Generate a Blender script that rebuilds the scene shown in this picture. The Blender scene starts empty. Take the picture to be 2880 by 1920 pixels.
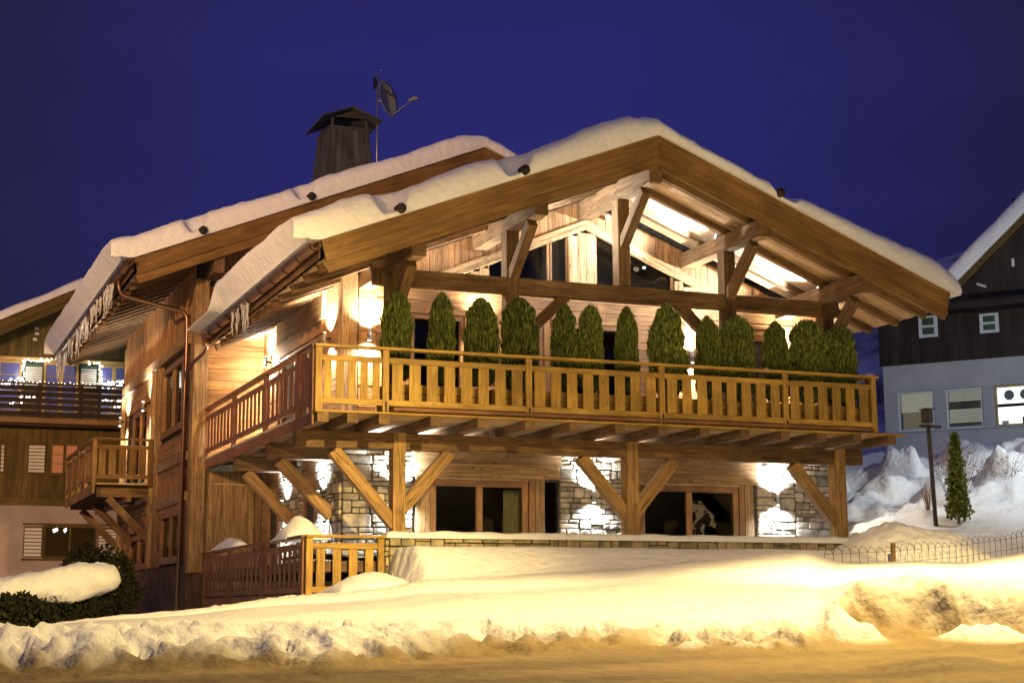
import bpy, bmesh, math, random
from mathutils import Vector, Matrix, noise
random.seed(7)
C = bpy.context.scene.collection
SC = bpy.context.scene
rad = math.radians

# ------------------------------------------------------------------ camera
def cam_axes(yaw, pitch, roll):
    cy, sy, cp, sp = math.cos(yaw), math.sin(yaw), math.cos(pitch), math.sin(pitch)
    f = Vector((-sy*cp, cy*cp, sp)); r = Vector((cy, sy, 0)); u = r.cross(f)
    cr, sr = math.cos(roll), math.sin(roll)
    return cr*r+sr*u, -sr*r+cr*u, f
CAM = Vector((-7.4422, -28.2718, -3.6426))
YAW = -0.38238
r_, u_, f_ = cam_axes(YAW, 0.16719, -0.005117)
cd = bpy.data.cameras.new('camera'); cam = bpy.data.objects.new('camera', cd); C.objects.link(cam)
cam.matrix_world = Matrix(((r_.x, u_.x, -f_.x, CAM.x), (r_.y, u_.y, -f_.y, CAM.y), (r_.z, u_.z, -f_.z, CAM.z), (0, 0, 0, 1)))
cd.sensor_width = 36; cd.lens = 4445.94/2880*36; cd.clip_start = .05; cd.clip_end = 8000
SC.camera = cam
SC.view_settings.view_transform = 'Standard'; SC.view_settings.look = 'None'
SC.view_settings.exposure = 0.0; SC.view_settings.gamma = 1; SC.view_settings.use_curve_mapping = False
SC.cycles.max_bounces = 6; SC.cycles.diffuse_bounces = 3; SC.cycles.sample_clamp_indirect = 4.0

# ------------------------------------------------------------------ world: dusk sky
W = bpy.data.worlds.new('World'); SC.world = W; W.use_nodes = True
nt = W.node_tree; nt.nodes.clear()
def nd(t, typ, **k):
    n = t.nodes.new(typ)
    for a, b in k.items(): setattr(n, a, b)
    return n
out = nd(nt, 'ShaderNodeOutputWorld'); bg = nd(nt, 'ShaderNodeBackground'); nt.links.new(bg.outputs[0], out.inputs[0])
sky = nd(nt, 'ShaderNodeTexSky', sky_type='NISHITA', sun_disc=False)
sky.sun_elevation = rad(-6.5); sky.sun_rotation = rad(200)
tc = nd(nt, 'ShaderNodeTexCoord')
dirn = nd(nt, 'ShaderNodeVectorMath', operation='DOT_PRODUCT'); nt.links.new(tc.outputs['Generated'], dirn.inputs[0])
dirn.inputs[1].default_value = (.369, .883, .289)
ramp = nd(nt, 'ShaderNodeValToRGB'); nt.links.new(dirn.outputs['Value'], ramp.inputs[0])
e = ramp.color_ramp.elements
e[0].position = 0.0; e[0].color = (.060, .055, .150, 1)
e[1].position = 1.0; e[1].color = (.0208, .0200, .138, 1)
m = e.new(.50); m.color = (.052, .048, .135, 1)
m = e.new(.80); m.color = (.0170, .0165, .054, 1)
m = e.new(.932); m.color = (.0142, .0142, .040, 1)
m = e.new(.968); m.color = (.0180, .0165, .088, 1)
ns = nd(nt, 'ShaderNodeTexNoise'); ns.inputs['Scale'].default_value = 2.2; ns.inputs['Detail'].default_value = 3
mp = nd(nt, 'ShaderNodeMapping'); mp.inputs['Scale'].default_value = (1, 1, 3.5); nt.links.new(tc.outputs['Generated'], mp.inputs[0]); nt.links.new(mp.outputs[0], ns.inputs['Vector'])
mr = nd(nt, 'ShaderNodeMapRange'); mr.inputs['From Min'].default_value = .3; mr.inputs['From Max'].default_value = .75
mr.inputs['To Min'].default_value = .86; mr.inputs['To Max'].default_value = 1.22; nt.links.new(ns.outputs[0], mr.inputs['Value'])
mul = nd(nt, 'ShaderNodeVectorMath', operation='SCALE'); nt.links.new(ramp.outputs[0], mul.inputs[0]); nt.links.new(mr.outputs[0], mul.inputs['Scale'])
sks = nd(nt, 'ShaderNodeVectorMath', operation='SCALE'); sks.inputs['Scale'].default_value = .02; nt.links.new(sky.outputs[0], sks.inputs[0])
addv = nd(nt, 'ShaderNodeVectorMath', operation='ADD'); nt.links.new(mul.outputs[0], addv.inputs[0]); nt.links.new(sks.outputs[0], addv.inputs[1])
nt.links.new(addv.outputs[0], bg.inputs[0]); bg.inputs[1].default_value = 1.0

# ------------------------------------------------------------------ materials
def base_mat(name, rough=.7, col=(.5, .5, .5), metal=0, spec=.3):
    m = bpy.data.materials.new(name); m.use_nodes = True
    b = m.node_tree.nodes['Principled BSDF']
    b.inputs['Roughness'].default_value = rough; b.inputs['Base Color'].default_value = (*col, 1)
    b.inputs['Metallic'].default_value = metal; b.inputs['Specular IOR Level'].default_value = spec
    return m, m.node_tree, b
def wood(name, dark, light, rough=.65, sc=1.0, knots=.6, vary=.35, bump=.25, crack=0):
    m, t, b = base_mat(name, rough)
    co = nd(t, 'ShaderNodeTexCoord'); oi = nd(t, 'ShaderNodeObjectInfo')
    off = nd(t, 'ShaderNodeVectorMath', operation='SCALE'); off.inputs[0].default_value = (17, 5, 9); t.links.new(oi.outputs['Random'], off.inputs['Scale'])
    add = nd(t, 'ShaderNodeVectorMath', operation='ADD'); t.links.new(co.outputs['Object'], add.inputs[0]); t.links.new(off.outputs[0], add.inputs[1])
    mp = nd(t, 'ShaderNodeMapping'); mp.inputs['Scale'].default_value = (.9*sc, 14*sc, 14*sc); t.links.new(add.outputs[0], mp.inputs[0])
    n1 = nd(t, 'ShaderNodeTexNoise'); n1.inputs['Scale'].default_value = 1.6; n1.inputs['Detail'].default_value = 6; n1.inputs['Distortion'].default_value = 1.2; t.links.new(mp.outputs[0], n1.inputs['Vector'])
    n2 = nd(t, 'ShaderNodeTexNoise'); n2.inputs['Scale'].default_value = 1.7*sc; n2.inputs['Detail'].default_value = 3; t.links.new(add.outputs[0], n2.inputs['Vector'])
    mp2 = nd(t, 'ShaderNodeMapping'); mp2.inputs['Scale'].default_value = (2.2, 7, 7); t.links.new(add.outputs[0], mp2.inputs[0])
    vo = nd(t, 'ShaderNodeTexVoronoi'); vo.inputs['Scale'].default_value = 1.0; t.links.new(mp2.outputs[0], vo.inputs['Vector'])
    kr = nd(t, 'ShaderNodeMapRange'); kr.inputs['From Min'].default_value = .04; kr.inputs['From Max'].default_value = .16; kr.inputs['To Min'].default_value = 1-knots; kr.inputs['To Max'].default_value = 1; t.links.new(vo.outputs['Distance'], kr.inputs['Value'])
    r = nd(t, 'ShaderNodeValToRGB'); r.color_ramp.elements[0].position = .32; r.color_ramp.elements[1].position = .68
    r.color_ramp.elements[0].color = (*dark, 1); r.color_ramp.elements[1].color = (*light, 1); t.links.new(n1.outputs[0], r.inputs[0])
    vr = nd(t, 'ShaderNodeMapRange'); vr.inputs['To Min'].default_value = 1-vary; vr.inputs['To Max'].default_value = 1+vary*.6; t.links.new(oi.outputs['Random'], vr.inputs['Value'])
    br = nd(t, 'ShaderNodeMapRange'); br.inputs['From Min'].default_value = .3; br.inputs['From Max'].default_value = .7; br.inputs['To Min'].default_value = .72; br.inputs['To Max'].default_value = 1.18; t.links.new(n2.outputs[0], br.inputs['Value'])
    m1 = nd(t, 'ShaderNodeMath', operation='MULTIPLY'); t.links.new(vr.outputs[0], m1.inputs[0]); t.links.new(br.outputs[0], m1.inputs[1])
    m2 = nd(t, 'ShaderNodeMath', operation='MULTIPLY'); t.links.new(m1.outputs[0], m2.inputs[0]); t.links.new(kr.outputs[0], m2.inputs[1])
    if crack:
        mp3 = nd(t, 'ShaderNodeMapping'); mp3.inputs['Scale'].default_value = (.7, 9, 9); t.links.new(add.outputs[0], mp3.inputs[0])
        n3 = nd(t, 'ShaderNodeTexNoise'); n3.inputs['Scale'].default_value = 1.1; n3.inputs['Detail'].default_value = 2; n3.inputs['Distortion'].default_value = .6; t.links.new(mp3.outputs[0], n3.inputs['Vector'])
        ab = nd(t, 'ShaderNodeMath', operation='SUBTRACT'); ab.inputs[1].default_value = .5; t.links.new(n3.outputs[0], ab.inputs[0])
        ab2 = nd(t, 'ShaderNodeMath', operation='ABSOLUTE'); t.links.new(ab.outputs[0], ab2.inputs[0])
        cr = nd(t, 'ShaderNodeMapRange'); cr.inputs['From Min'].default_value = .0; cr.inputs['From Max'].default_value = .022; cr.inputs['To Min'].default_value = 1-crack; cr.inputs['To Max'].default_value = 1; t.links.new(ab2.outputs[0], cr.inputs['Value'])
        m3 = nd(t, 'ShaderNodeMath', operation='MULTIPLY'); t.links.new(m2.outputs[0], m3.inputs[0]); t.links.new(cr.outputs[0], m3.inputs[1]); m2 = m3
    s = nd(t, 'ShaderNodeVectorMath', operation='SCALE'); t.links.new(r.outputs[0], s.inputs[0]); t.links.new(m2.outputs[0], s.inputs['Scale'])
    t.links.new(s.outputs[0], b.inputs['Base Color'])
    bp = nd(t, 'ShaderNodeBump'); bp.inputs['Strength'].default_value = bump; bp.inputs['Distance'].default_value = .01; t.links.new(n1.outputs[0], bp.inputs['Height']); t.links.new(bp.outputs[0], b.inputs['Normal'])
    return m
def blotch(name, c1, c2, scale=3, rough=.85, bump=.3, dist=.02, detail=6, vary=0, spec=.2, coords='Object', lo=.35, hi=.65):
    m, t, b = base_mat(name, rough, spec=spec)
    co = nd(t, 'ShaderNodeTexCoord'); n = nd(t, 'ShaderNodeTexNoise'); n.inputs['Scale'].default_value = scale; n.inputs['Detail'].default_value = detail
    t.links.new(co.outputs[coords], n.inputs['Vector'])
    r = nd(t, 'ShaderNodeValToRGB'); r.color_ramp.elements[0].position = lo; r.color_ramp.elements[1].position = hi
    r.color_ramp.elements[0].color = (*c1, 1); r.color_ramp.elements[1].color = (*c2, 1); t.links.new(n.outputs[0], r.inputs[0])
    src = r.outputs[0]
    if vary:
        oi = nd(t, 'ShaderNodeObjectInfo'); add = nd(t, 'ShaderNodeVectorMath', operation='SCALE'); add.inputs[0].default_value = (23, 7, 11); t.links.new(oi.outputs['Random'], add.inputs['Scale'])
        a2 = nd(t, 'ShaderNodeVectorMath', operation='ADD'); t.links.new(co.outputs[coords], a2.inputs[0]); t.links.new(add.outputs[0], a2.inputs[1]); t.links.new(a2.outputs[0], n.inputs['Vector'])
        vr = nd(t, 'ShaderNodeMapRange'); vr.inputs['To Min'].default_value = 1-vary; vr.inputs['To Max'].default_value = 1+vary; t.links.new(oi.outputs['Random'], vr.inputs['Value'])
        s = nd(t, 'ShaderNodeVectorMath', operation='SCALE'); t.links.new(src, s.inputs[0]); t.links.new(vr.outputs[0], s.inputs['Scale']); src = s.outputs[0]
    t.links.new(src, b.inputs['Base Color'])
    n2 = nd(t, 'ShaderNodeTexNoise'); n2.inputs['Scale'].default_value = scale*5; n2.inputs['Detail'].default_value = 5; t.links.new(co.outputs[coords], n2.inputs['Vector'])
    bp = nd(t, 'ShaderNodeBump'); bp.inputs['Strength'].default_value = bump; bp.inputs['Distance'].default_value = dist; t.links.new(n2.outputs[0], bp.inputs['Height']); t.links.new(bp.outputs[0], b.inputs['Normal'])
    return m
def emis(name, col, st):
    m = bpy.data.materials.new(name); m.use_nodes = True; t = m.node_tree; t.nodes.clear()
    o = nd(t, 'ShaderNodeOutputMaterial'); e = nd(t, 'ShaderNodeEmission'); e.inputs[0].default_value = (*col, 1); e.inputs[1].default_value = st; t.links.new(e.outputs[0], o.inputs[0]); return m
def glass(name, tint=(.45, .5, .5), trans=.85):
    m = bpy.data.materials.new(name); m.use_nodes = True; t = m.node_tree; t.nodes.clear()
    o = nd(t, 'ShaderNodeOutputMaterial'); mx = nd(t, 'ShaderNodeMixShader'); tr = nd(t, 'ShaderNodeBsdfTransparent'); gl = nd(t, 'ShaderNodeBsdfGlossy')
    tr.inputs[0].default_value = (*tint, 1); gl.inputs['Roughness'].default_value = .02; gl.inputs[0].default_value = (.55, .56, .58, 1)
    fr = nd(t, 'ShaderNodeFresnel'); fr.inputs[0].default_value = 1.5
    mm = nd(t, 'ShaderNodeMath', operation='MULTIPLY_ADD'); mm.inputs[1].default_value = 1.15; mm.inputs[2].default_value = 1-trans; t.links.new(fr.outputs[0], mm.inputs[0])
    t.links.new(mm.outputs[0], mx.inputs[0]); t.links.new(tr.outputs[0], mx.inputs[1]); t.links.new(gl.outputs[0], mx.inputs[2]); t.links.new(mx.outputs[0], o.inputs[0]); return m
M = {}
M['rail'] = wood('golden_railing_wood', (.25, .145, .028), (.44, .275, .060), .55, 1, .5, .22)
M['rail_red'] = wood('shaded_side_railing_wood', (.16, .068, .036), (.28, .135, .074), .55, 1, .5, .2)  # side copy of the railing wood, its dim reddish light painted in
M['fascia'] = wood('fascia_wood', (.135, .068, .018), (.265, .150, .044), .55, .7, .5, .12)
M['beam'] = wood('old_beam_wood', (.10, .056, .024), (.215, .130, .062), .75, .8, .6, .2, .5, .6)
M['post'] = wood('post_wood', (.22, .125, .045), (.43, .27, .11), .7, .8, .5, .15, .4, .6)
M['board'] = wood('wall_board_wood', (.20, .095, .038), (.42, .235, .10), .7, .8, .6, .30, .5)
M['plank'] = wood('orange_plank_wood', (.27, .12, .035), (.52, .29, .11), .65, .8, .65, .25, .4)
M['pale'] = wood('weathered_pale_wood', (.20, .115, .048), (.45, .30, .145), .75, .7, .75, .25, .5, .6)
M['soffit'] = wood('soffit_board_wood', (.34, .21, .12), (.60, .44, .28), .7, .8, .5, .2, .3)
M['frame'] = wood('window_frame_wood', (.20, .10, .045), (.36, .20, .09), .5, 1, .3, .12)
M['grey_wood'] = wood('grey_chimney_wood', (.042, .042, .044), (.110, .108, .112), .85, .8, .5, .3, .5)
M['dark_wood'] = wood('dark_neighbour_wood', (.075, .052, .016), (.155, .110, .032), .8, .6, .4, .25, .4)
M['black_wood'] = wood('black_neighbour_wood', (.027, .020, .018), (.055, .038, .032), .8, .6, .4, .25, .4)
M['yellow_frame'] = wood('yellow_window_frame', (.45, .30, .10), (.62, .44, .17), .5, 1, .2, .1)
M['snow'] = blotch('snow', (.78, .80, .84), (.87, .88, .90), 1.2, .6, .8, .05, 10, spec=.3)
M['ground_snow'] = blotch('ground_snow', (.74, .75, .78), (.86, .86, .87), 1.1, .6, .95, .06, 12, spec=.3)
def add_road(m):
    t = m.node_tree; b = t.nodes['Principled BSDF']; src = b.inputs['Base Color'].links[0].from_socket
    co = nd(t, 'ShaderNodeTexCoord'); mp = nd(t, 'ShaderNodeMapping'); mp.inputs['Scale'].default_value = (.35, 1.6, 1); mp.inputs['Rotation'].default_value = (0, 0, -YAW); t.links.new(co.outputs['Object'], mp.inputs[0])
    n = nd(t, 'ShaderNodeTexNoise'); n.inputs['Scale'].default_value = 1.0; n.inputs['Detail'].default_value = 5; t.links.new(mp.outputs[0], n.inputs['Vector'])
    r = nd(t, 'ShaderNodeValToRGB'); r.color_ramp.elements[0].position = .35; r.color_ramp.elements[1].position = .65; r.color_ramp.elements[0].color = (.16, .12, .058, 1); r.color_ramp.elements[1].color = (.31, .23, .105, 1); t.links.new(n.outputs[0], r.inputs[0])
    at = nd(t, 'ShaderNodeAttribute'); at.attribute_name = 'road'  # this tint also paints shade onto the lower bank face
    mx = nd(t, 'ShaderNodeMix'); mx.data_type = 'RGBA'; t.links.new(at.outputs['Fac'], mx.inputs['Factor']); t.links.new(src, mx.inputs['A']); t.links.new(r.outputs[0], mx.inputs['B']); t.links.new(mx.outputs['Result'], b.inputs['Base Color'])
add_road(M['ground_snow'])
M['ice'] = base_mat('ice', .12, (.75, .78, .82), spec=.6)[0]; M['ice'].node_tree.nodes['Principled BSDF'].inputs['Transmission Weight'].default_value = .45
M['stone'] = blotch('wall_stone', (.17, .148, .115), (.44, .395, .32), 3.4, .85, .6, .03, 8, vary=.35)
M['stone_cap'] = blotch('cap_stone', (.17, .15, .10), (.36, .31, .2), 4, .85, .6, .03, 8, vary=.3)
M['mortar'] = blotch('mortar', (.035, .032, .028), (.075, .068, .06), 9, .95, .6, .02)
M['concrete'] = blotch('plinth_render', (.085, .055, .038), (.15, .10, .07), 2.4, .9, .5, .03, 8)
M['copper'] = base_mat('aged_copper', .32, (.30, .17, .11), metal=.9)[0]
M['iron'] = base_mat('dark_iron', .5, (.03, .027, .025), metal=.6)[0]
M['steel'] = base_mat('galvanised_steel', .4, (.35, .36, .38), metal=.7)[0]
M['dish'] = blotch('grey_dish_paint', (.20, .21, .22), (.27, .28, .29), 5, .6, .1, .005)
M['lampbody'] = base_mat('lamp_body', .35, (.30, .31, .33), metal=.6)[0]
M['glow'] = emis('lamp_glow', (1, .95, .88), 30)
M['fairy'] = emis('fairy_light', (1, .96, .85), 9)
M['glass'] = glass('window_glass', (.88, .9, .9), 1.0); M['glass_dark'] = glass('dark_window_glass', (.30, .33, .34), 1.0)
M['painted_sky_glass'] = base_mat('painted_sky_reflection_glass', .15, (.13, .15, .42), spec=.6)[0]; M['night'] = base_mat('night_window_glass', .08, (.035, .03, .012), spec=.5)[0]  # blue base colour paints the reflected sky into the panes
M['room'] = blotch('room_plaster', (.22, .19, .16), (.30, .26, .22), 1.5, .9, .1)
M['curtain'] = blotch('curtain_cloth', (.42, .40, .26), (.55, .52, .36), 7, .9, .2)
M['foliage'] = blotch('thuja_foliage', (.022, .036, .008), (.21, .25, .055), 15, .8, 0, .01, 3, vary=.28)
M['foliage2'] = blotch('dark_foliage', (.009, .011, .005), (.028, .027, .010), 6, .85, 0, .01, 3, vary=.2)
M['twig'] = blotch('twig_bark', (.09, .055, .04), (.20, .13, .09), 8, .9, .3)
M['reed'] = blotch('reddish_bush', (.16, .085, .05), (.30, .17, .11), 8, .9, .3)
M['pink'] = blotch('pink_stucco', (.33, .27, .25), (.40, .33, .31), 1.1, .9, .3, .01)
M['pale_stucco'] = blotch('pale_stucco', (.37, .385, .41), (.46, .475, .50), 1.0, .9, .3, .01)
M['grey_stucco'] = blotch('grey_plinth_stucco', (.22, .23, .27), (.28, .29, .33), 1.2, .9, .3, .01)
M['louvre'] = blotch('white_shutter_paint', (.62, .60, .56), (.72, .70, .66), 3, .6, .1)
M['white'] = blotch('white_paint', (.60, .64, .70), (.72, .75, .8), 3, .6, .1)
M['green'] = blotch('green_shutter_paint', (.045, .085, .05), (.07, .12, .07), 3, .6, .1)
M['dark'] = base_mat('dark_void', .9, (.012, .011, .010))[0]
M['roofing'] = blotch('roof_underlay', (.03, .025, .02), (.07, .06, .05), 5, .9, .3)
M['mountain'] = blotch('mountain_snow_forest', (.10, .11, .16), (.62, .66, .80), .012, .95, .4, 2, 9, lo=.42, hi=.60)
M['hide'] = blotch('spotted_hide', (.05, .035, .03), (.55, .50, .45), 3.2, .9, .1, .01, 2, lo=.47, hi=.50)
M['orange_curtain'] = emis('orange_lit_curtain', (1, .30, .10), .38)
M['blind'] = emis('blind_streetlight_glow', (.80, .78, .64), .55)  # slats glow to stand in for streetlight falling on the blinds
M['lit_room'] = emis('lit_room_wall', (.95, 1, .93), 2.2)
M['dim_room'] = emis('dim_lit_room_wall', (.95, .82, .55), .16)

# ------------------------------------------------------------------ object helpers
def put(o, parent, mat=None):
    C.objects.link(o)
    if parent is not None:
        o.parent = parent
    return o
def wloc(parent):                     # parents carry plain translations only
    v = Vector((0, 0, 0))
    while parent is not None:
        v += parent.location if parent.type == 'EMPTY' or not parent.get('rot') else Vector((0, 0, 0)); parent = parent.parent
    return v
def thing(name, label, cat, loc=(0, 0, 0), group=None):
    o = bpy.data.objects.new(name, None); C.objects.link(o); o.location = loc; o.empty_display_size = .2
    o['label'] = label; o['category'] = cat
    if group: o['group'] = group
    return o
def tag(o, label, cat, group=None):
    o['label'] = label; o['category'] = cat
    if group: o['group'] = group
    return o
def place(o, parent, mw):
    C.objects.link(o)
    if parent is not None:
        o.parent = parent
        pm = WM[parent.name]
        o.matrix_parent_inverse = Matrix.Identity(4)
        o.matrix_basis = pm.inverted() @ mw
    else: o.matrix_basis = mw
    WM[o.name] = mw.copy()
    return o
WM = {}
_old_thing = thing
def thing(name, label, cat, loc=(0, 0, 0), group=None, rz=0):
    o = _old_thing(name, label, cat, loc, group); o.rotation_euler = (0, 0, rz)
    WM[o.name] = Matrix.Translation(loc) @ Matrix.Rotation(rz, 4, 'Z'); return o
CACHE = {}
def box_mesh(L, w, h, mat, ch=.006, end=None):
    k = (round(L, 3), round(w, 3), round(h, 3), mat.name, ch, end)
    if k in CACHE: return CACHE[k]
    c = min(ch, w*.2, h*.2)
    me = bpy.data.meshes.new('beam_mesh'); bm = bmesh.new()
    prof = [(-w/2+c, -h/2), (w/2-c, -h/2), (w/2, -h/2+c), (w/2, h/2-c), (w/2-c, h/2), (-w/2+c, h/2), (-w/2, h/2-c), (-w/2, -h/2+c)]
    A = [bm.verts.new((0, y, z)) for y, z in prof]; B = [bm.verts.new((L, y, z)) for y, z in prof]
    bm.faces.new(A[::-1]); bm.faces.new(B)
    for i in range(8): bm.faces.new((A[i], A[(i+1) % 8], B[(i+1) % 8], B[i]))
    bmesh.ops.recalc_face_normals(bm, faces=bm.faces)
    bm.to_mesh(me); bm.free(); me.materials.append(mat); CACHE[k] = me; return me
def beam(name, p0, p1, w, h, mat, parent=None, up=(0, 0, 1), ch=.006, label=None):
    """timber from p0 to p1 (centre line); w across, h along up; grain runs along local X"""
    p0 = Vector(p0); p1 = Vector(p1); x = (p1-p0); L = x.length; x.normalize()
    z = Vector(up); z = (z - x*z.dot(x))
    if z.length < 1e-4: z = Vector((0, 1, 0))-x*x.y
    z.normalize(); y = z.cross(x)
    mw = Matrix(((x.x, y.x, z.x, p0.x), (x.y, y.y, z.y, p0.y), (x.z, y.z, z.z, p0.z), (0, 0, 0, 1)))
    o = bpy.data.objects.new(name, box_mesh(L, w, h, mat, ch)); place(o, parent, mw)
    if label: o['label'] = label
    return o
def box(name, a, b, mat, parent=None, ch=.006, label=None, axis=None):
    a = Vector(a); b = Vector(b); lo = Vector([min(i, j) for i, j in zip(a, b)]); hi = Vector([max(i, j) for i, j in zip(a, b)])
    s = hi-lo; c = (lo+hi)/2
    if axis is None: axis = max(range(3), key=lambda i: s[i])
    p0 = c.copy(); p1 = c.copy(); p0[axis] = lo[axis]; p1[axis] = hi[axis]
    if axis == 0: return beam(name, p0, p1, s.y, s.z, mat, parent, ch=ch, label=label)
    if axis == 1: return beam(name, p0, p1, s.x, s.z, mat, parent, ch=ch, label=label)
    return beam(name, p0, p1, s.x, s.y, mat, parent, up=(0, 1, 0), ch=ch, label=label)
def mesh_obj(name, vs, fs, mat, parent=None, smooth=False, origin=None, mw=None):
    me = bpy.data.meshes.new(name); 
    if mw is None:
        o0 = Vector(origin) if origin else Vector((0, 0, 0)); mw = Matrix.Translation(o0); vs = [Vector(v)-o0 for v in vs]
    me.from_pydata([tuple(v) for v in vs], [], fs); me.materials.append(mat)
    if smooth: me.polygons.foreach_set('use_smooth', [True]*len(me.polygons))
    me.update()
    o = bpy.data.objects.new(name, me); place(o, parent, mw); return o
def prism_xz(name, poly, y0, y1, mat, parent=None, label=None):
    n = len(poly); vs = [(x, y0, z) for x, z in poly]+[(x, y1, z) for x, z in poly]
    fs = [tuple(range(n)), tuple(range(2*n-1, n-1, -1))]+[(i, i+n, (i+1) % n+n, (i+1) % n) for i in range(n)]
    o = mesh_obj(name, vs, fs, mat, parent, origin=(poly[0][0], y0, poly[0][1]))
    if label: o['label'] = label
    return o
def tube(name, pts, r, mat, parent=None, seg=8, smooth_n=0, radii=None, cap=True):
    pts = [Vector(p) for p in pts]
    if smooth_n:
        q = [pts[0]]
        for i in range(1, len(pts)-1):
            a, b, c = pts[i-1], pts[i], pts[i+1]; ra = b+(a-b).normalized()*min(smooth_n, (a-b).length*.45); rb = b+(c-b).normalized()*min(smooth_n, (c-b).length*.45)
            for k in range(6):
                t = k/5; q.append((1-t)**2*ra+2*t*(1-t)*b+t*t*rb)
        q.append(pts[-1]); pts = q
    vs = []; fs = []; n = len(pts)
    prev = None
    for i, p in enumerate(pts):
        d = (pts[min(i+1, n-1)]-pts[max(i-1, 0)]).normalized()
        if prev is None:
            a = Vector((0, 0, 1)) if abs(d.z) < .9 else Vector((1, 0, 0)); prev = d.cross(a).normalized()
        s = (prev-d*prev.dot(d)).normalized(); prev = s; t = d.cross(s)
        rr = radii[i] if radii else r
        for k in range(seg):
            an = 2*math.pi*k/seg; vs.append(p+(s*math.cos(an)+t*math.sin(an))*rr)
    for i in range(n-1):
        for k in range(seg):
            fs.append((i*seg+k, i*seg+(k+1) % seg, (i+1)*seg+(k+1) % seg, (i+1)*seg+k))
    if cap: fs += [tuple(range(seg-1, -1, -1)), tuple((n-1)*seg+k for k in range(seg))]
    return mesh_obj(name, vs, fs, mat, parent, smooth=True, origin=pts[0])
def lathe(name, prof, loc, mat, parent=None, seg=16, smooth=True):
    vs = []; fs = []
    for r, z in prof:
        for k in range(seg): a = 2*math.pi*k/seg; vs.append((r*math.cos(a), r*math.sin(a), z))
    for i in range(len(prof)-1):
        for k in range(seg): fs.append((i*seg+k, i*seg+(k+1) % seg, (i+1)*seg+(k+1) % seg, (i+1)*seg+k))
    fs += [tuple(range(seg-1, -1, -1)), tuple((len(prof)-1)*seg+k for k in range(seg))]
    return mesh_obj(name, vs, fs, mat, parent, smooth=smooth, mw=Matrix.Translation(loc))
def sstep(a, b, x):
    t = max(0, min(1, (x-a)/(b-a))); return t*t*(3-2*t)
def interp(tab, x):
    if x <= tab[0][0]: return tab[0][1]
    for (a, p), (b, q) in zip(tab, tab[1:]):
        if x <= b: return p+(q-p)*(x-a)/(b-a)
    return tab[-1][1]
def nz(x, y, z=0, s=1): return noise.noise(Vector((x*s, y*s, z*s)))
def light(name, typ, loc, energy, col, parent, rad_=.05, size=None, blend=.5, aim=None):
    l = bpy.data.lights.new(name, typ); l.energy = energy; l.color = col; l.shadow_soft_size = rad_
    o = bpy.data.objects.new(name, l)
    if typ == 'SPOT': l.spot_size = size; l.spot_blend = blend
    q = (Vector(aim)-Vector(loc)).to_track_quat('-Z', 'Y').to_matrix().to_4x4() if aim is not None else Matrix.Identity(4)
    place(o, parent, Matrix.Translation(loc) @ q); return o

# ------------------------------------------------------------------ street lamps and one added fill lamp (outside the frame; they light the place)
def street_lamp(loc, base, col, floods, label):
    t = thing('street_lamp', label, 'street lamp', (base[0], base[1], base[2]), 'street lamps along the road')
    tube('pole', [base, (base[0], base[1], loc[2]-.5), (base[0]+.0, base[1]+.3, loc[2]+.12), (loc[0], loc[1], loc[2]+.14)], .07, M['steel'], t, smooth_n=.4)
    box('lamp_head', (loc[0]-.16, loc[1]-.35, loc[2]+.10), (loc[0]+.16, loc[1]+.35, loc[2]+.22), M['lampbody'], t)
    for e_, aim, sz in floods:
        light('lamp_light', 'SPOT', loc, e_, col, t, .16, rad(sz), .9, aim)
    return t
street_lamp((1.6, -20.0, 5.6), (1.6, -21.4, -3.7), (1, .70, .245),
    [(37000, (-2.6, 0, -3.4), 42), (1200, (3, 0, -1), 84), (60000, (8.0, -12.8, -3.6), 62), (14000, (1.5, -15.0, -4), 125)], 'tall street lamp with yellow light in front of the chalet')
street_lamp((-17.0, -11.0, 5.5), (-18.1, -11.5, -4.2), (1, .58, .27),
    [(27000, (-1, 6, 5.8), 42), (42000, (-4, 28, 2), 36)], 'street lamp with orange light left of the chalet')
street_lamp((-15.5, -35.0, 4.5), (-16.9, -35.4, -5.0), (1, .62, .17),  # fill light added for a warm glow on road and bank
    [(12500, (-2, 9, -1.2), 46)], 'added yellow fill light on a lamp pole behind the place the picture is taken from')
street_lamp((20.0, -6.0, 5.5), (21.2, -6.4, -3.0), (.92, 1.0, .98),
    [(5000, (17.5, 5.0, -.6), 50), (5000, (27, 13, 7), 60)], 'street lamp with white light right of the chalet')

# ------------------------------------------------------------------ ground
SY, CY = math.sin(-YAW), math.cos(YAW)
RV = Vector((CY, -SY)); FV = Vector((SY, CY))      # right, forward on the ground
def frame(x, y): dx, dy = x-CAM.x, y-CAM.y; return dx*RV.x+dy*RV.y, dx*FV.x+dy*FV.y
def world(s, d): return CAM.x+s*RV.x+d*FV.x, CAM.y+s*RV.y+d*FV.y
ZN = [(-.33, -3.79), (-.19, -3.785), (-.08, -3.79), (0, -3.83), (.10, -3.82), (.19, -3.80), (.215, -3.60), (.25, -3.575), (.29, -3.61), (.33, -3.65), (.6, -3.5)]
ZC = [(-.40, -4.25), (-.306, -4.12), (-.299, -3.93), (-.279, -3.83), (-.25, -3.74), (-.208, -3.67), (-.158, -3.50), (-.13, -3.44), (-.08, -3.34), (-.054, -3.22), (.06, -3.10), (.182, -2.86), (.202, -3.00), (.254, -2.97), (.283, -3.0), (.30, -2.94), (.324, -2.86), (.6, -2.4)]
def road_z(d): return -4.02+.07*(d-8)
def bank_toe(s): return interp([(-1.0, 8.8), (-.2, 9.9), (1.8, 10.0), (2.4, 10.6), (9, 10.4)], s)+.35*nz(s*.9, 3.1)+.18*nz(s*3.1, 8.4)
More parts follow.
